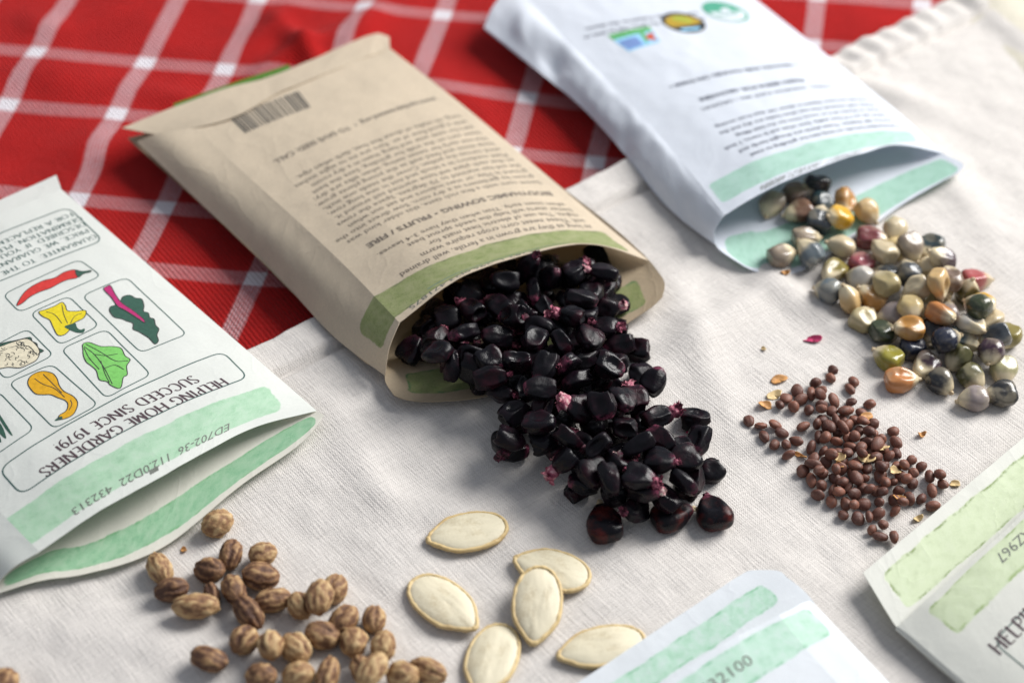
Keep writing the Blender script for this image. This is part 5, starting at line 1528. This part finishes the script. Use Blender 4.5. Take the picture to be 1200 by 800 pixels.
  [4,8.585,-2.125,0.048,-0.832,-0.011,-0.149,-0.533],
  [2,8.071,-2.386,0.022,-0.011,0.861,0.439,0.256],
  [3,7.627,-1.906,0.049,0.527,0.305,0.533,-0.587],
  [0,7.975,-4.552,0.012,-0.818,-0.067,0.364,0.44],
  [1,8.391,-2.394,0.051,0.474,0.414,0.293,-0.72],
  [0,7.924,-3.808,0.023,0.35,-0.799,0.299,0.388],
  [5,8.637,-5.304,-0.029,-0.391,-0.208,0.353,-0.824],
  [1,7.899,-3.43,0.019,-0.689,0.004,-0.624,0.367],
  [4,8.895,-3.868,0.034,0.281,0.473,-0.57,0.61],
  [6,9.204,-4.588,-0.003,0.545,0.22,0.601,-0.542],
  [3,8.817,-4.167,0.018,0.184,-0.98,0.024,-0.073],
  [5,7.734,-4.28,0.005,0.151,-0.416,0.895,0.059],
  [1,7.45,-4.124,0.014,0.512,-0.134,-0.768,-0.361],
  [5,9.547,-4.359,0.023,-0.412,-0.509,0.086,-0.751],
  [6,8.374,-4.543,-0.009,0.356,0.347,0.804,-0.326],
  [7,8.145,-4.114,0.003,-0.144,0.614,-0.015,0.776],
  [3,8.204,-3.265,0.037,0.435,0.345,-0.781,0.287],
  [0,8.227,-2.07,0.044,-0.608,-0.038,0.168,-0.775],
  [7,9.246,-3.832,0.036,0.428,0.048,0.015,0.902],
  [1,8.292,-3.739,0.043,0.275,-0.396,-0.829,-0.282],
  [0,8.697,-3.495,0.028,-0.879,-0.146,-0.047,-0.451],
  [3,8.337,-5.012,-0.032,0.674,0.123,-0.141,0.715],
  [1,7.834,-5.337,-0.068,-0.486,0.428,-0.671,-0.36],
  [1,8.975,-3.303,0.055,0.681,-0.197,-0.532,-0.463],
  [2,8.7,-4.968,0.012,0.433,0.901,0.035,0.007],
  [5,8.462,-2.739,0.06,-0.85,-0.043,0.521,0.066],
  [2,8.72,-4.604,-0.018,-0.589,-0.074,0.061,-0.802],
  [0,7.481,-2.939,0.017,-0.161,-0.448,0.039,-0.879],
  [6,9.312,-4.134,0.03,-0.023,0.843,0.535,0.046],
  [3,7.573,-3.743,-0.001,-0.087,0.244,0.962,0.09],
  [7,8.799,-2.796,0.046,0.169,0.158,-0.189,-0.954],
  [0,7.392,-4.503,0.012,-0.098,-0.714,0.52,0.458],
  [3,7.954,-1.722,0.042,0.256,-0.205,0.209,-0.921],
  [3,7.268,-3.683,0.008,-0.952,-0.067,0.191,0.229],
  [6,8.52,-3.952,0.048,-0.117,-0.63,-0.033,-0.767],
  [7,7.943,-2.824,0.03,0.57,0.652,-0.318,0.387],
  [3,7.878,-3.114,0.062,0.23,0.394,0.727,-0.513],
  [7,9.29,-3.423,0.045,0.06,-0.9,-0.162,-0.401],
  [3,8.622,-3.121,0.051,-0.704,-0.335,0.488,-0.393],
  [4,7.531,-3.428,0.043,-0.804,0.124,0.548,0.196],
  [2,7.612,-2.348,0.007,0.995,-0.088,0.047,-0.006],
  [6,9.074,-4.871,-0.008,-0.104,0.646,0.673,0.345],
  [0,7.227,-3.958,0.149,0.697,0.283,-0.389,0.532],
  [2,9.605,-3.654,0.07,0.498,-0.014,-0.09,0.862],
  [5,8.415,-3.419,0.2,0.748,-0.13,-0.612,-0.223],
  [4,8.185,-2.959,0.041,0.196,-0.239,-0.939,-0.15],
  [4,9.043,-5.205,-0.013,0.081,-0.797,0.397,-0.448],
  [2,8.414,-4.269,0.035,0.339,-0.156,-0.539,-0.755],
  [2,7.705,-2.636,0.034,0.887,0.408,0.012,0.215],
  [6,8.821,-2.502,0.08,-0.457,0.495,-0.621,-0.401],
  [6,9.315,-3.072,0.051,-0.172,0.649,0.215,0.709],
  [4,7.863,-4.041,0.084,0.44,-0.809,0.378,0.092],
  [7,8.411,-5.429,0.018,0.693,0.036,0.718,0.052],
  [7,9.097,-4.343,0.038,0.257,0.302,-0.322,-0.86],
  [0,9.072,-3.576,0.102,-0.405,0.427,0.053,-0.807],
  [6,7.261,-3.297,0.008,0.038,0.634,-0.217,0.741],
  [0,7.855,-2.14,0.079,0.047,-0.018,-0.995,0.09],
  [0,7.605,-1.658,0.179,-0.59,0.154,-0.397,0.686],
  [0,7.591,-3.118,0.191,0.475,0.066,0.869,-0.121],
  [4,9.603,-4.03,0.042,-0.948,-0.133,0.208,-0.2],
  [3,7.909,-2.534,0.168,-0.025,0.769,0.147,-0.621],
  [5,9.278,-2.732,0.069,-0.006,0.609,-0.781,0.14],
  [3,8.123,-4.823,0.095,0.665,0.46,-0.05,0.586],
  [0,7.278,-4.788,-0.015,0.584,0.277,-0.587,0.486],
  [4,8.201,-2.619,0.113,-0.506,0.226,0.802,0.222],
  [1,9.431,-4.794,-0.019,0.023,-0.978,-0.181,0.103],
  [7,8.96,-3.053,0.121,0.044,0.232,0.617,-0.751],
  [1,7.758,-4.79,0.131,0.63,-0.497,-0.511,-0.309],
  [1,7.738,-4.187,0.249,0.122,-0.963,-0.15,0.188],
  [3,7.731,-2.78,0.23,-0.32,0.108,-0.019,0.941],
  [5,8.882,-4.466,0.152,-0.028,0.044,0.194,0.98],
  [4,9.381,-3.938,0.199,0.334,-0.394,0.151,-0.843],
  [0,8.21,-3.997,0.194,0.489,-0.056,-0.079,-0.867],
  [4,7.445,-2.614,0.126,-0.651,-0.543,-0.283,-0.45],
  [6,8.812,-4.067,0.262,0.893,-0.103,0.186,0.397],
  [1,8.297,-3.061,0.2,-0.225,-0.71,0.549,-0.38],
  [6,8.12,-2.235,0.229,-0.353,0.682,-0.549,-0.329],
  [1,8.774,-4.762,0.16,0.555,-0.624,0.447,0.321],
  [0,8.802,-3.327,0.238,0.117,-0.958,0.227,0.134],
  [5,8.74,-3.71,0.177,-0.536,-0.346,0.058,-0.768],
  [5,8.389,-3.704,0.312,-0.52,-0.237,0.752,-0.328],
  [6,8.077,-3.585,0.179,0.449,0.699,-0.117,0.544],
  [4,7.849,-4.533,0.193,0.078,-0.196,0.198,0.957],
  [6,7.676,-3.705,0.235,0.502,0.265,-0.102,-0.817],
  [3,8.203,-4.384,0.183,0.98,0.083,0.046,0.177],
  [0,8.029,-2.843,0.288,0.262,-0.617,-0.092,-0.736],
  [1,8.084,-5.154,0.109,0.82,-0.212,-0.442,-0.294],
  [7,8.475,-4.704,0.161,0.151,-0.805,0.556,-0.142],
  [5,9.37,-4.397,0.217,0.096,-0.782,0.521,-0.329],
  [7,9.226,-5.048,0.149,0.07,0.57,0.739,-0.353],
  [4,7.332,-4.212,0.213,-0.519,-0.397,0.178,-0.736],
  [5,7.585,-2.163,0.186,-0.396,-0.857,-0.299,0.143],
  [1,8.553,-2.562,0.233,0.233,-0.749,-0.427,-0.45],
  [5,8.665,-2.909,0.233,0.51,0.239,0.09,-0.821],
 ],
 'ridged': [
  [2,-6.552,-6.423,0.139,0.148,-0.84,0.437,0.286,0],
  [4,-6.141,-7.318,0.137,0.026,-0.847,0.051,-0.529,1],
  [4,-5.424,-7.293,0.155,0.684,-0.337,-0.553,-0.337,2],
  [3,-7.657,-7.798,0.158,0.078,-0.922,-0.235,-0.297,3],
  [1,-6.543,-7.825,0.177,0.5,0.663,0.276,-0.484,4],
  [5,-5.391,-7.927,0.166,0.072,0.718,-0.689,-0.063,5],
  [1,-5.93,-8.338,0.179,0.324,-0.204,0.921,-0.072,8],
  [1,-3.719,-8.195,0.144,0.806,0.071,0.581,-0.089,11],
  [1,-7.291,-8.43,0.209,0.622,-0.285,-0.437,-0.584,6],
  [7,-6.408,-8.488,0.113,0.06,0.649,0.18,-0.737,7],
  [3,-5.047,-8.578,0.147,0.582,-0.441,-0.56,-0.393,10],
  [0,-4.426,-8.745,0.211,0.121,-0.905,-0.147,-0.381,12],
  [3,-3.995,-8.734,0.516,0.986,0.136,0.087,-0.04,13],
  [6,-6.688,-8.912,0.275,0.651,0.322,0.356,-0.589,9],
  [3,-5.525,-9.023,0.235,0.308,-0.756,-0.208,-0.539,14],
  [4,-3.437,-9.042,0.154,0.545,-0.212,-0.807,-0.081,15],
  [1,-2.792,-9.014,0.16,0.079,0.526,-0.038,-0.846,16],
  [0,-3.874,-9.514,0.198,0.582,-0.335,0.508,0.539,18],
  [2,-3.187,-9.643,0.167,0.995,-0.091,-0.012,0.046,19],
  [0,-5.523,-9.752,0.242,0.185,0.788,-0.139,0.571,17],
  [1,-2.541,-9.723,0.149,0.168,-0.983,0.063,-0.041,20],
  [0,-4.406,-9.883,0.19,0.223,-0.852,-0.317,-0.351,21],
  [0,-4.916,-9.977,0.403,0.023,0.522,0.054,0.851,22],
  [5,-6.204,-10.281,0.251,0.045,0.765,0.627,-0.144,23],
  [3,-1.545,-10.293,0.113,0.288,0.503,-0.785,0.217,24],
  [3,-2.918,-10.387,0.129,0.378,0.256,-0.889,0.029,28],
  [2,-5.062,-10.646,0.212,0.036,0.725,0.671,0.151,25],
  [4,-4.275,-10.585,0.191,0.526,-0.534,0.334,0.571,26],
  [3,-3.662,-10.559,0.191,0.021,0.75,-0.096,0.654,27],
  [5,-2.076,-10.526,0.219,0.375,-0.593,0.711,0.049,30],
  [3,-2.699,-10.622,0.527,0.959,0.056,0.049,-0.272,29],
  [5,-10.422,-11.022,0.178,0.02,-0.039,-0.997,0.061,31],
 ],
}
# ------------------------------------------------------------------ seeds, where they came to rest
CORN_COL = dict(black=(.012,.012,.016), browngrey=(.17,.115,.085), greybeige=(.25,.20,.15), brown=(.16,.085,.055), darkteal=(.018,.035,.042), amber=(.40,.19,.045), tan=(.55,.37,.17), slate=(.045,.052,.060),
    yellow=(.60,.33,.02), bluegrey=(.12,.145,.16), maroon=(.16,.04,.045), pale=(.52,.43,.28), creamyellow=(.60,.46,.22), rose=(.30,.07,.085), plumgrey=(.07,.045,.055), olive=(.21,.17,.045), whitegrey=(.50,.47,.42),
    red=(.34,.07,.07), olivecream=(.38,.31,.16), paleolive=(.36,.33,.18), darkolive=(.085,.08,.03), lilac=(.26,.215,.205), orange=(.44,.18,.06), darkgreen=(.035,.045,.022), navy=(.018,.022,.040), olivegreen=(.24,.21,.03), purple=(.045,.022,.035), blackcream=(.02,.021,.024))
CORN_COLS = ['black','browngrey','greybeige','brown','darkteal','amber','tan','slate','yellow','greybeige','greybeige','bluegrey','maroon','pale','creamyellow','pale','rose','pale','greybeige','darkteal','pale','plumgrey','olive','slate','whitegrey','slate','creamyellow','red','bluegrey','tan','olivecream','amber','paleolive','browngrey','darkolive','pale','tan','lilac','olivecream','yellow','lilac','creamyellow','orange','darkgreen','pale','darkgreen','whitegrey','olive','amber','black','slate','navy','navy','darkteal','olivegreen','purple','darkolive','paleolive','purple','darkolive','blackcream','orange','blackcream','lilac']

CORN_WORD = dict(black='black', browngrey='brownish grey', greybeige='greyish beige', brown='brown', darkteal='dark blue-green', amber='amber', tan='tan', slate='slate grey', yellow='yellow', bluegrey='blue-grey', maroon='maroon',
    pale='pale cream', creamyellow='cream-yellow', rose='dusky pink', plumgrey='plum grey', olive='olive', whitegrey='greyish white', red='red', olivecream='olive cream', paleolive='pale olive', darkolive='dark olive', lilac='lilac grey',
    orange='orange', darkgreen='dark green', navy='navy', olivegreen='olive green', purple='dark purple', blackcream='black and cream')
ORD = ['leftmost', 'second from left', 'third from left', 'fourth from left', 'fifth from left', 'sixth from left', 'seventh from left', 'eighth from left']
NUM = {2: 'two', 3: 'three', 4: 'four', 5: 'five', 6: 'six', 7: 'seven', 8: 'eight'}

def single_out(items, noun):
    """items: list of (object, image x, phrase, where); equal phrases are told apart from left to right"""
    groups = {}
    for it in items: groups.setdefault((it[2], it[3]), []).append(it)
    for (ph, where), g in groups.items():
        g.sort(key=lambda t: t[1]); n = len(g)
        for k, it in enumerate(g):
            if n == 1: it[0]['label'] = f'{ph} {noun} {where}'
            else: it[0]['label'] = (('left' if k == 0 else 'right') if n == 2 else ('rightmost' if k == n - 1 else 'middle' if n == 3 and k == 1 else ORD[k])) + f' of {NUM[n]} {ph} {noun}s {where}'

def build_seeds():
    rnd = random.Random(9)
    wl = ['wine-black corn kernel standing at the front tip of the heap, white chaff up', 'glossy wine-black corn kernel with a cream tip, second from right in front', 'dull wine-black corn kernel with pink tip at the front right corner']
    for k, r in enumerate(PLACE['wine']):
        o = thing('corn_kernel', DAT['wine'][r[0]], r[1:4], r[4:8])
        sub('tip_cap', DAT['wine_tip'][r[0]], o)
        tag(o, wl[k], 'corn kernel', 'black corn kernels')
    bl = []
    for i, r in enumerate(PLACE['black']):
        o = thing('corn_kernel', DAT['black'][r[0]], r[1:4], r[4:8])
        tip = rnd.random() < .48
        if tip:                                                # chaff of differing size, always seated on the kernel's point
            c = sub('tip_cap', DAT['black_tip'][rnd.randrange(10)], o); f = rnd.uniform(.5, 1.35); c.scale = (f * rnd.uniform(.8, 1.3), f, f)
            k2 = DAT['black_tip'].index(c.data); c.location = (0, (DAT['black_len'][k2] * f - DAT['black_len'][r[0]]) / 2 * S, 0)
        tag(o, None, 'corn kernel', 'black corn kernels')
        x, y = proj(r[1:4])
        bl.append([o, x, y, tip, r[3]])
    out = [b for b in bl if b[2] > 470 or b[1] > 745]
    used = set()
    for (dx, dy), lab in (((1, 0), 'rightmost black corn kernel at the edge of the spilled heap'), ((-1, 0), 'leftmost black corn kernel lying on the bare linen beside the heap'), ((-1, .8), 'black corn kernel at the lower left corner of the spilled heap'),
                          ((1, -.7), 'black corn kernel highest on the right edge of the spilled heap'), ((1, .5), 'black corn kernel on the right edge just above the front corner'), ((0, 1), 'plain black corn kernel nearest the viewer between the wine-black ones')):
        b = max((b for b in out if id(b[0]) not in used), key=lambda b: dx * b[1] + dy * b[2]); used.add(id(b[0])); b[0]['label'] = lab
    ins = [b for b in bl if b not in out]
    b = min(ins, key=lambda b: b[1]); used.add(id(b[0])); b[0]['label'] = 'black corn kernel farthest left in the mouth of the brown packet'
    b = max((b for b in ins if id(b[0]) not in used), key=lambda b: b[1] - b[2]); used.add(id(b[0])); b[0]['label'] = 'black corn kernel highest at the right side of the brown packet mouth'
    for b in bl:
        if id(b[0]) in used: continue
        kind = 'black corn kernel with pink chaff at its tip' if b[3] else 'smooth black corn kernel without chaff'
        b[0]['label'] = kind + (' heaped inside the brown packet mouth' if b[2] < 405 else ' where the heap crosses the packet lip' if b[2] < 480 else ' in the heap spilled on the linen')
    items = []
    for r in PLACE['corn']:
        o = thing('corn_kernel', DAT['corn'][r[0]], r[1:4], r[4:8], CORN_COL[CORN_COLS[r[8]]])
        sub('tip_cap', DAT['corn_tip'][r[0]], o)
        tag(o, None, 'corn kernel', 'multicoloured corn kernels')
        x, y = proj(r[1:4])
        where = 'in the white packet mouth' if y < 312 and x < 1025 else 'in the heap half nearest the packet' if y < 352 else 'in the middle of the spilled heap' if y < 405 else 'at the front end of the heap'
        items.append((o, x, CORN_WORD[CORN_COLS[r[8]]], where))
    single_out(items, 'corn kernel')
    rl = []
    for r in PLACE['radish']:
        o = thing('round_seed', DAT['radish'][r[0]], r[1:4], r[4:8]); o.scale = [rnd.uniform(.80, 1.10) for _ in range(3)]
        tag(o, None, 'seed', 'small reddish brown seeds'); x, y = proj(r[1:4]); rl.append((o, x, y))
    used = set()
    for (dx, dy), lab in (((-1, 0), 'leftmost small round brown seed of the scattering'), ((0, -1), 'small brown seed farthest from the viewer, at the top of the scattering'), ((1, 0), 'rightmost small brown seed, closest to the cream packet'),
                          ((0, 1), 'small brown seed nearest the viewer at the foot of the heap'), ((1, -1), 'lone small brown seed on the upper right side of the heap')):
        b = max((b for b in rl if id(b[0]) not in used), key=lambda b: dx * b[1] + dy * b[2]); used.add(id(b[0])); b[0]['label'] = lab
    for o, x, y in rl:
        if id(o) in used: continue
        o['label'] = ('small reddish brown seed scattered at the left of the heap' if x < 938 else 'small reddish brown seed loosely scattered above the heap' if y < 480 else
                      'small reddish brown seed straying toward the cream packet' if x > 1075 or y > 592 else 'small reddish brown seed packed in the dense heap')
    RL = {0: 'ridged tan seed lying alone against the lip of the vegetable packet', 7: 'smallest pale ridged seed, narrow, among the brown ones', 9: 'largest ridged seed, long and double, at the left of the cluster', 31: 'ridged seed alone in the bottom left corner of the photo',
          23: 'ridged seed lying apart in front of the left cluster', 24: 'rightmost ridged seed, nearest the pumpkin seeds', 11: 'ridged seed highest in the right-hand cluster'}
    items = []
    for r in PLACE['ridged']:
        o = thing('ridged_seed', DAT['ridged'][r[0]], r[1:4], r[4:8]); o.scale = [rnd.uniform(.86, 1.06), rnd.uniform(.9, 1.1), rnd.uniform(.86, 1.04)]; tag(o, RL.get(r[8]), 'seed', 'ridged brown seeds')
        x, y = proj(r[1:4])
        if r[8] not in RL: items.append((o, x, 'ridged brown', 'of the left cluster near the packet' if x < 305 and y < 725 else 'cut by the bottom edge' if y > 770 else 'in the upper row of the right cluster' if y < 722 else 'in the lower row of the right cluster'))
    for it in list(items):
        pass
    single_out(items, 'seed')

PUMP = [(547, 619, 188 + 0, .16, 'p'), (646, 661, 0, .16, ''), (629, 705, 0, .34, ''), (521, 700, 0, .16, ''), (574, 766, 0, .18, ''), (705, 753, 0, .18, '')]
PUMP_TIPS = [((506, 628), (589, 611)), ((606, 652), (688, 676)), ((625, 746), (634, 664)), ((554, 728), (488, 676)), ((562, 803), (590, 728)), ((659, 762), (751, 742))]
PUMP_LABEL = ['cream pumpkin seed lying alone on the linen nearest the black kernels', 'flat cream pumpkin seed half covered by another pumpkin seed',
    'pumpkin seed resting on top of another, its point towards the viewer', 'white pumpkin seed on its own between the stacked pair and ridged seeds',
    'pumpkin seed cut by the bottom edge, beside the ridged brown seeds', 'white pumpkin seed touching the edge of the near white packet']
def build_pumpkin():
    for k, ((a, b), lab) in enumerate(zip(PUMP_TIPS, PUMP_LABEL)):
        z = .22 if k != 2 else .38
        A, B = P(*a, z - .02), P(*b, z - .02); c = (A + B) / 2
        hd = math.atan2(B[1] - A[1], B[0] - A[0])
        g = linen_z(c[0], c[1])
        q = aim(hd, 0, 0)
        zc = g + .12
        if k == 2: zc = g + .30; q = aim(hd, .20, .05)
        o = thing('pumpkin_seed', DAT['pumpkin'][k], (c[0], c[1], zc), q); sub('rim', DAT['rim'][k], o)
        tag(o, lab, 'pumpkin seed', 'pumpkin seeds')

HUSKS = [(913, 444, .42, .26, 'husk', 'orange papery flake lying alone above the small brown seeds'), (907, 463, .42, .24, 'husk_pale', 'pale split seed shell at the left end of the small brown seeds'), (896, 475, .36, .24, 'husk', 'orange flake touching the leftmost small brown seeds'),
    (939, 533, .45, .10, 'husk', 'thin curled orange sliver at the edge of the small brown seeds'), (984, 534, .40, .34, 'husk_pale', 'pale orange inner seed half in the heap of small brown seeds'), (1049, 552, .34, .32, 'husk_pale', 'pale peach seed half near the right of the brown heap'),
    (1016, 537, .55, .40, 'husk_pale', 'tan papery husk in the middle of the small brown seeds'), (1015, 489, .50, .26, 'husk', 'orange husk at the top right of the brown heap'), (1034, 525, .40, .18, 'husk_pale', 'narrow cream husk among the small brown seeds'), (1055, 581, .40, .22, 'husk', 'orange husk at the lower right of the brown heap'),
    (984, 545, .26, .2, 'husk', 'small orange crumb under the pale seed half'), (1076, 606, .24, .15, 'husk_pale', 'tiny tan crumb nearest the cream packet'), (1119, 567, .26, .2, 'husk_pale', 'tiny tan crumb right of the last small brown seeds'), (1080, 510, .2, .16, 'husk', 'tiny reddish crumb alone on the linen right of the brown heap'),
    (953, 396, .50, .22, 'pink_bit', 'bright pink scrap of chaff on the linen by the corn'), (895, 408, .13, .10, 'husk_pale', 'tiny speck of chaff on the linen above the orange flake'), (919, 326, .22, .14, 'husk', 'tiny orange crumb by the lip of the white packet'), (215, 642, .14, .12, 'husk', 'tiny orange speck between the white packet and the ridged seeds'), (818, 508, .5, .4, 'pink_bit', 'crumpled pink chaff between black kernels')]
def build_bits():
    rnd = random.Random(21)
    for k, (x, y, L, W, m, lab) in enumerate(HUSKS):
        z = .05
        L, W = (L * .8, W * .8) if k > 2 and k < 11 else (L, W)
        inheap = m != 'pink_bit' and 970 < x < 1060 and 480 < y < 590
        zz = .27 if inheap else .03
        p = P(x, y, zz - .08); g = linen_z(p[0], p[1])
        vs, fs = flake_shape(k * 3.7, L, W, rnd.uniform(.04, .10))
        o = thing('husk_flake' if m != 'pink_bit' else 'chaff_scrap', mesh_data('husk_flake', vs, fs, M[m]), (p[0], p[1], g + zz), aim(rnd.uniform(-.6, .9), rnd.uniform(-.25, .25), rnd.uniform(-.2, .2)))
        s = o.modifiers.new('husk_thickness', 'SOLIDIFY'); s.thickness = .02 * S
        tag(o, lab, 'husk' if m != 'pink_bit' else 'chaff', 'husks and crumbs')

def build_table():
    t = link_mesh('table_top', [(-60, -40, -1.0), (60, -40, -1.0), (60, 60, -1.0), (-60, 60, -1.0)], [(0, 1, 2, 3)], M['table'], None, smooth=False)
    tag(t, kind='structure')
    # pale folded cloth behind the linen corner
    vs, uv, fs = [], [], []
    o0 = P(1160, -30)
    for j in range(41):
        for i in range(61):
            x, y = o0[0] - 1 + i * .15, o0[1] - 6 + j * .25
            z = -.12 + .20 * nz(x * .5, y * .4, 50) + .12 * math.sin(x * 2.0 + y * .6)
            vs.append((x, y, z)); uv.append((x, y))
    for j in range(40):
        for i in range(60):
            k = j * 61 + i; fs.append((k, k + 1, k + 62, k + 61))
    o = link_mesh('folded_napkin', vs, fs, M['linen_dark'], None, uv); tag(o, 'cream cloth behind the corner of the linen at upper right', 'cloth')

def build_light():
    sc = bpy.context.scene
    w = bpy.data.worlds.new('World'); sc.world = w; w.use_nodes = True
    bg = w.node_tree.nodes['Background']; bg.inputs[0].default_value = (.80, .87, 1.0, 1); bg.inputs[1].default_value = 0.38
    def area(name, loc, target, sx, sy, power, col):
        l = bpy.data.lights.new(name, 'AREA'); l.shape = 'RECTANGLE'; l.size = sx * S; l.size_y = sy * S; l.energy = power; l.color = col
        o = bpy.data.objects.new(name, l); C.objects.link(o); o.location = [c * S for c in loc]
        o.rotation_euler = (Vector(target) - Vector(loc)).to_track_quat('-Z', 'Y').to_euler()
        return o
    area('window_light', (120, 84, 112), (0, 2, 0), 100, 110, 67.0, (1.0, .985, .96))

def build_camera():
    sc = bpy.context.scene
    cam = bpy.data.cameras.new('Camera'); o = bpy.data.objects.new('Camera', cam); C.objects.link(o)
    R = Matrix(((_R[0], _U[0], -_f[0]), (_R[1], _U[1], -_f[1]), (_R[2], _U[2], -_f[2])))
    o.matrix_world = Matrix.Translation([c * S for c in _O]) @ R.to_4x4()
    cam.sensor_width = 36; cam.lens = FPX / 1200 * 36; cam.clip_start = .01; cam.clip_end = 50
    cam.dof.use_dof = True; cam.dof.aperture_fstop = 9.0
    cam.dof.focus_distance = float((P(560, 505, .3) - _O) @ _f) * S
    sc.camera = o
    sc.view_settings.view_transform = 'Standard'; sc.view_settings.look = 'None'; sc.view_settings.exposure = 0; sc.view_settings.gamma = 1
    sc.cycles.use_denoising = True; sc.cycles.max_bounces = 8

build_statics()
build_seeds(); build_pumpkin(); build_bits(); build_table()
build_light(); build_camera()
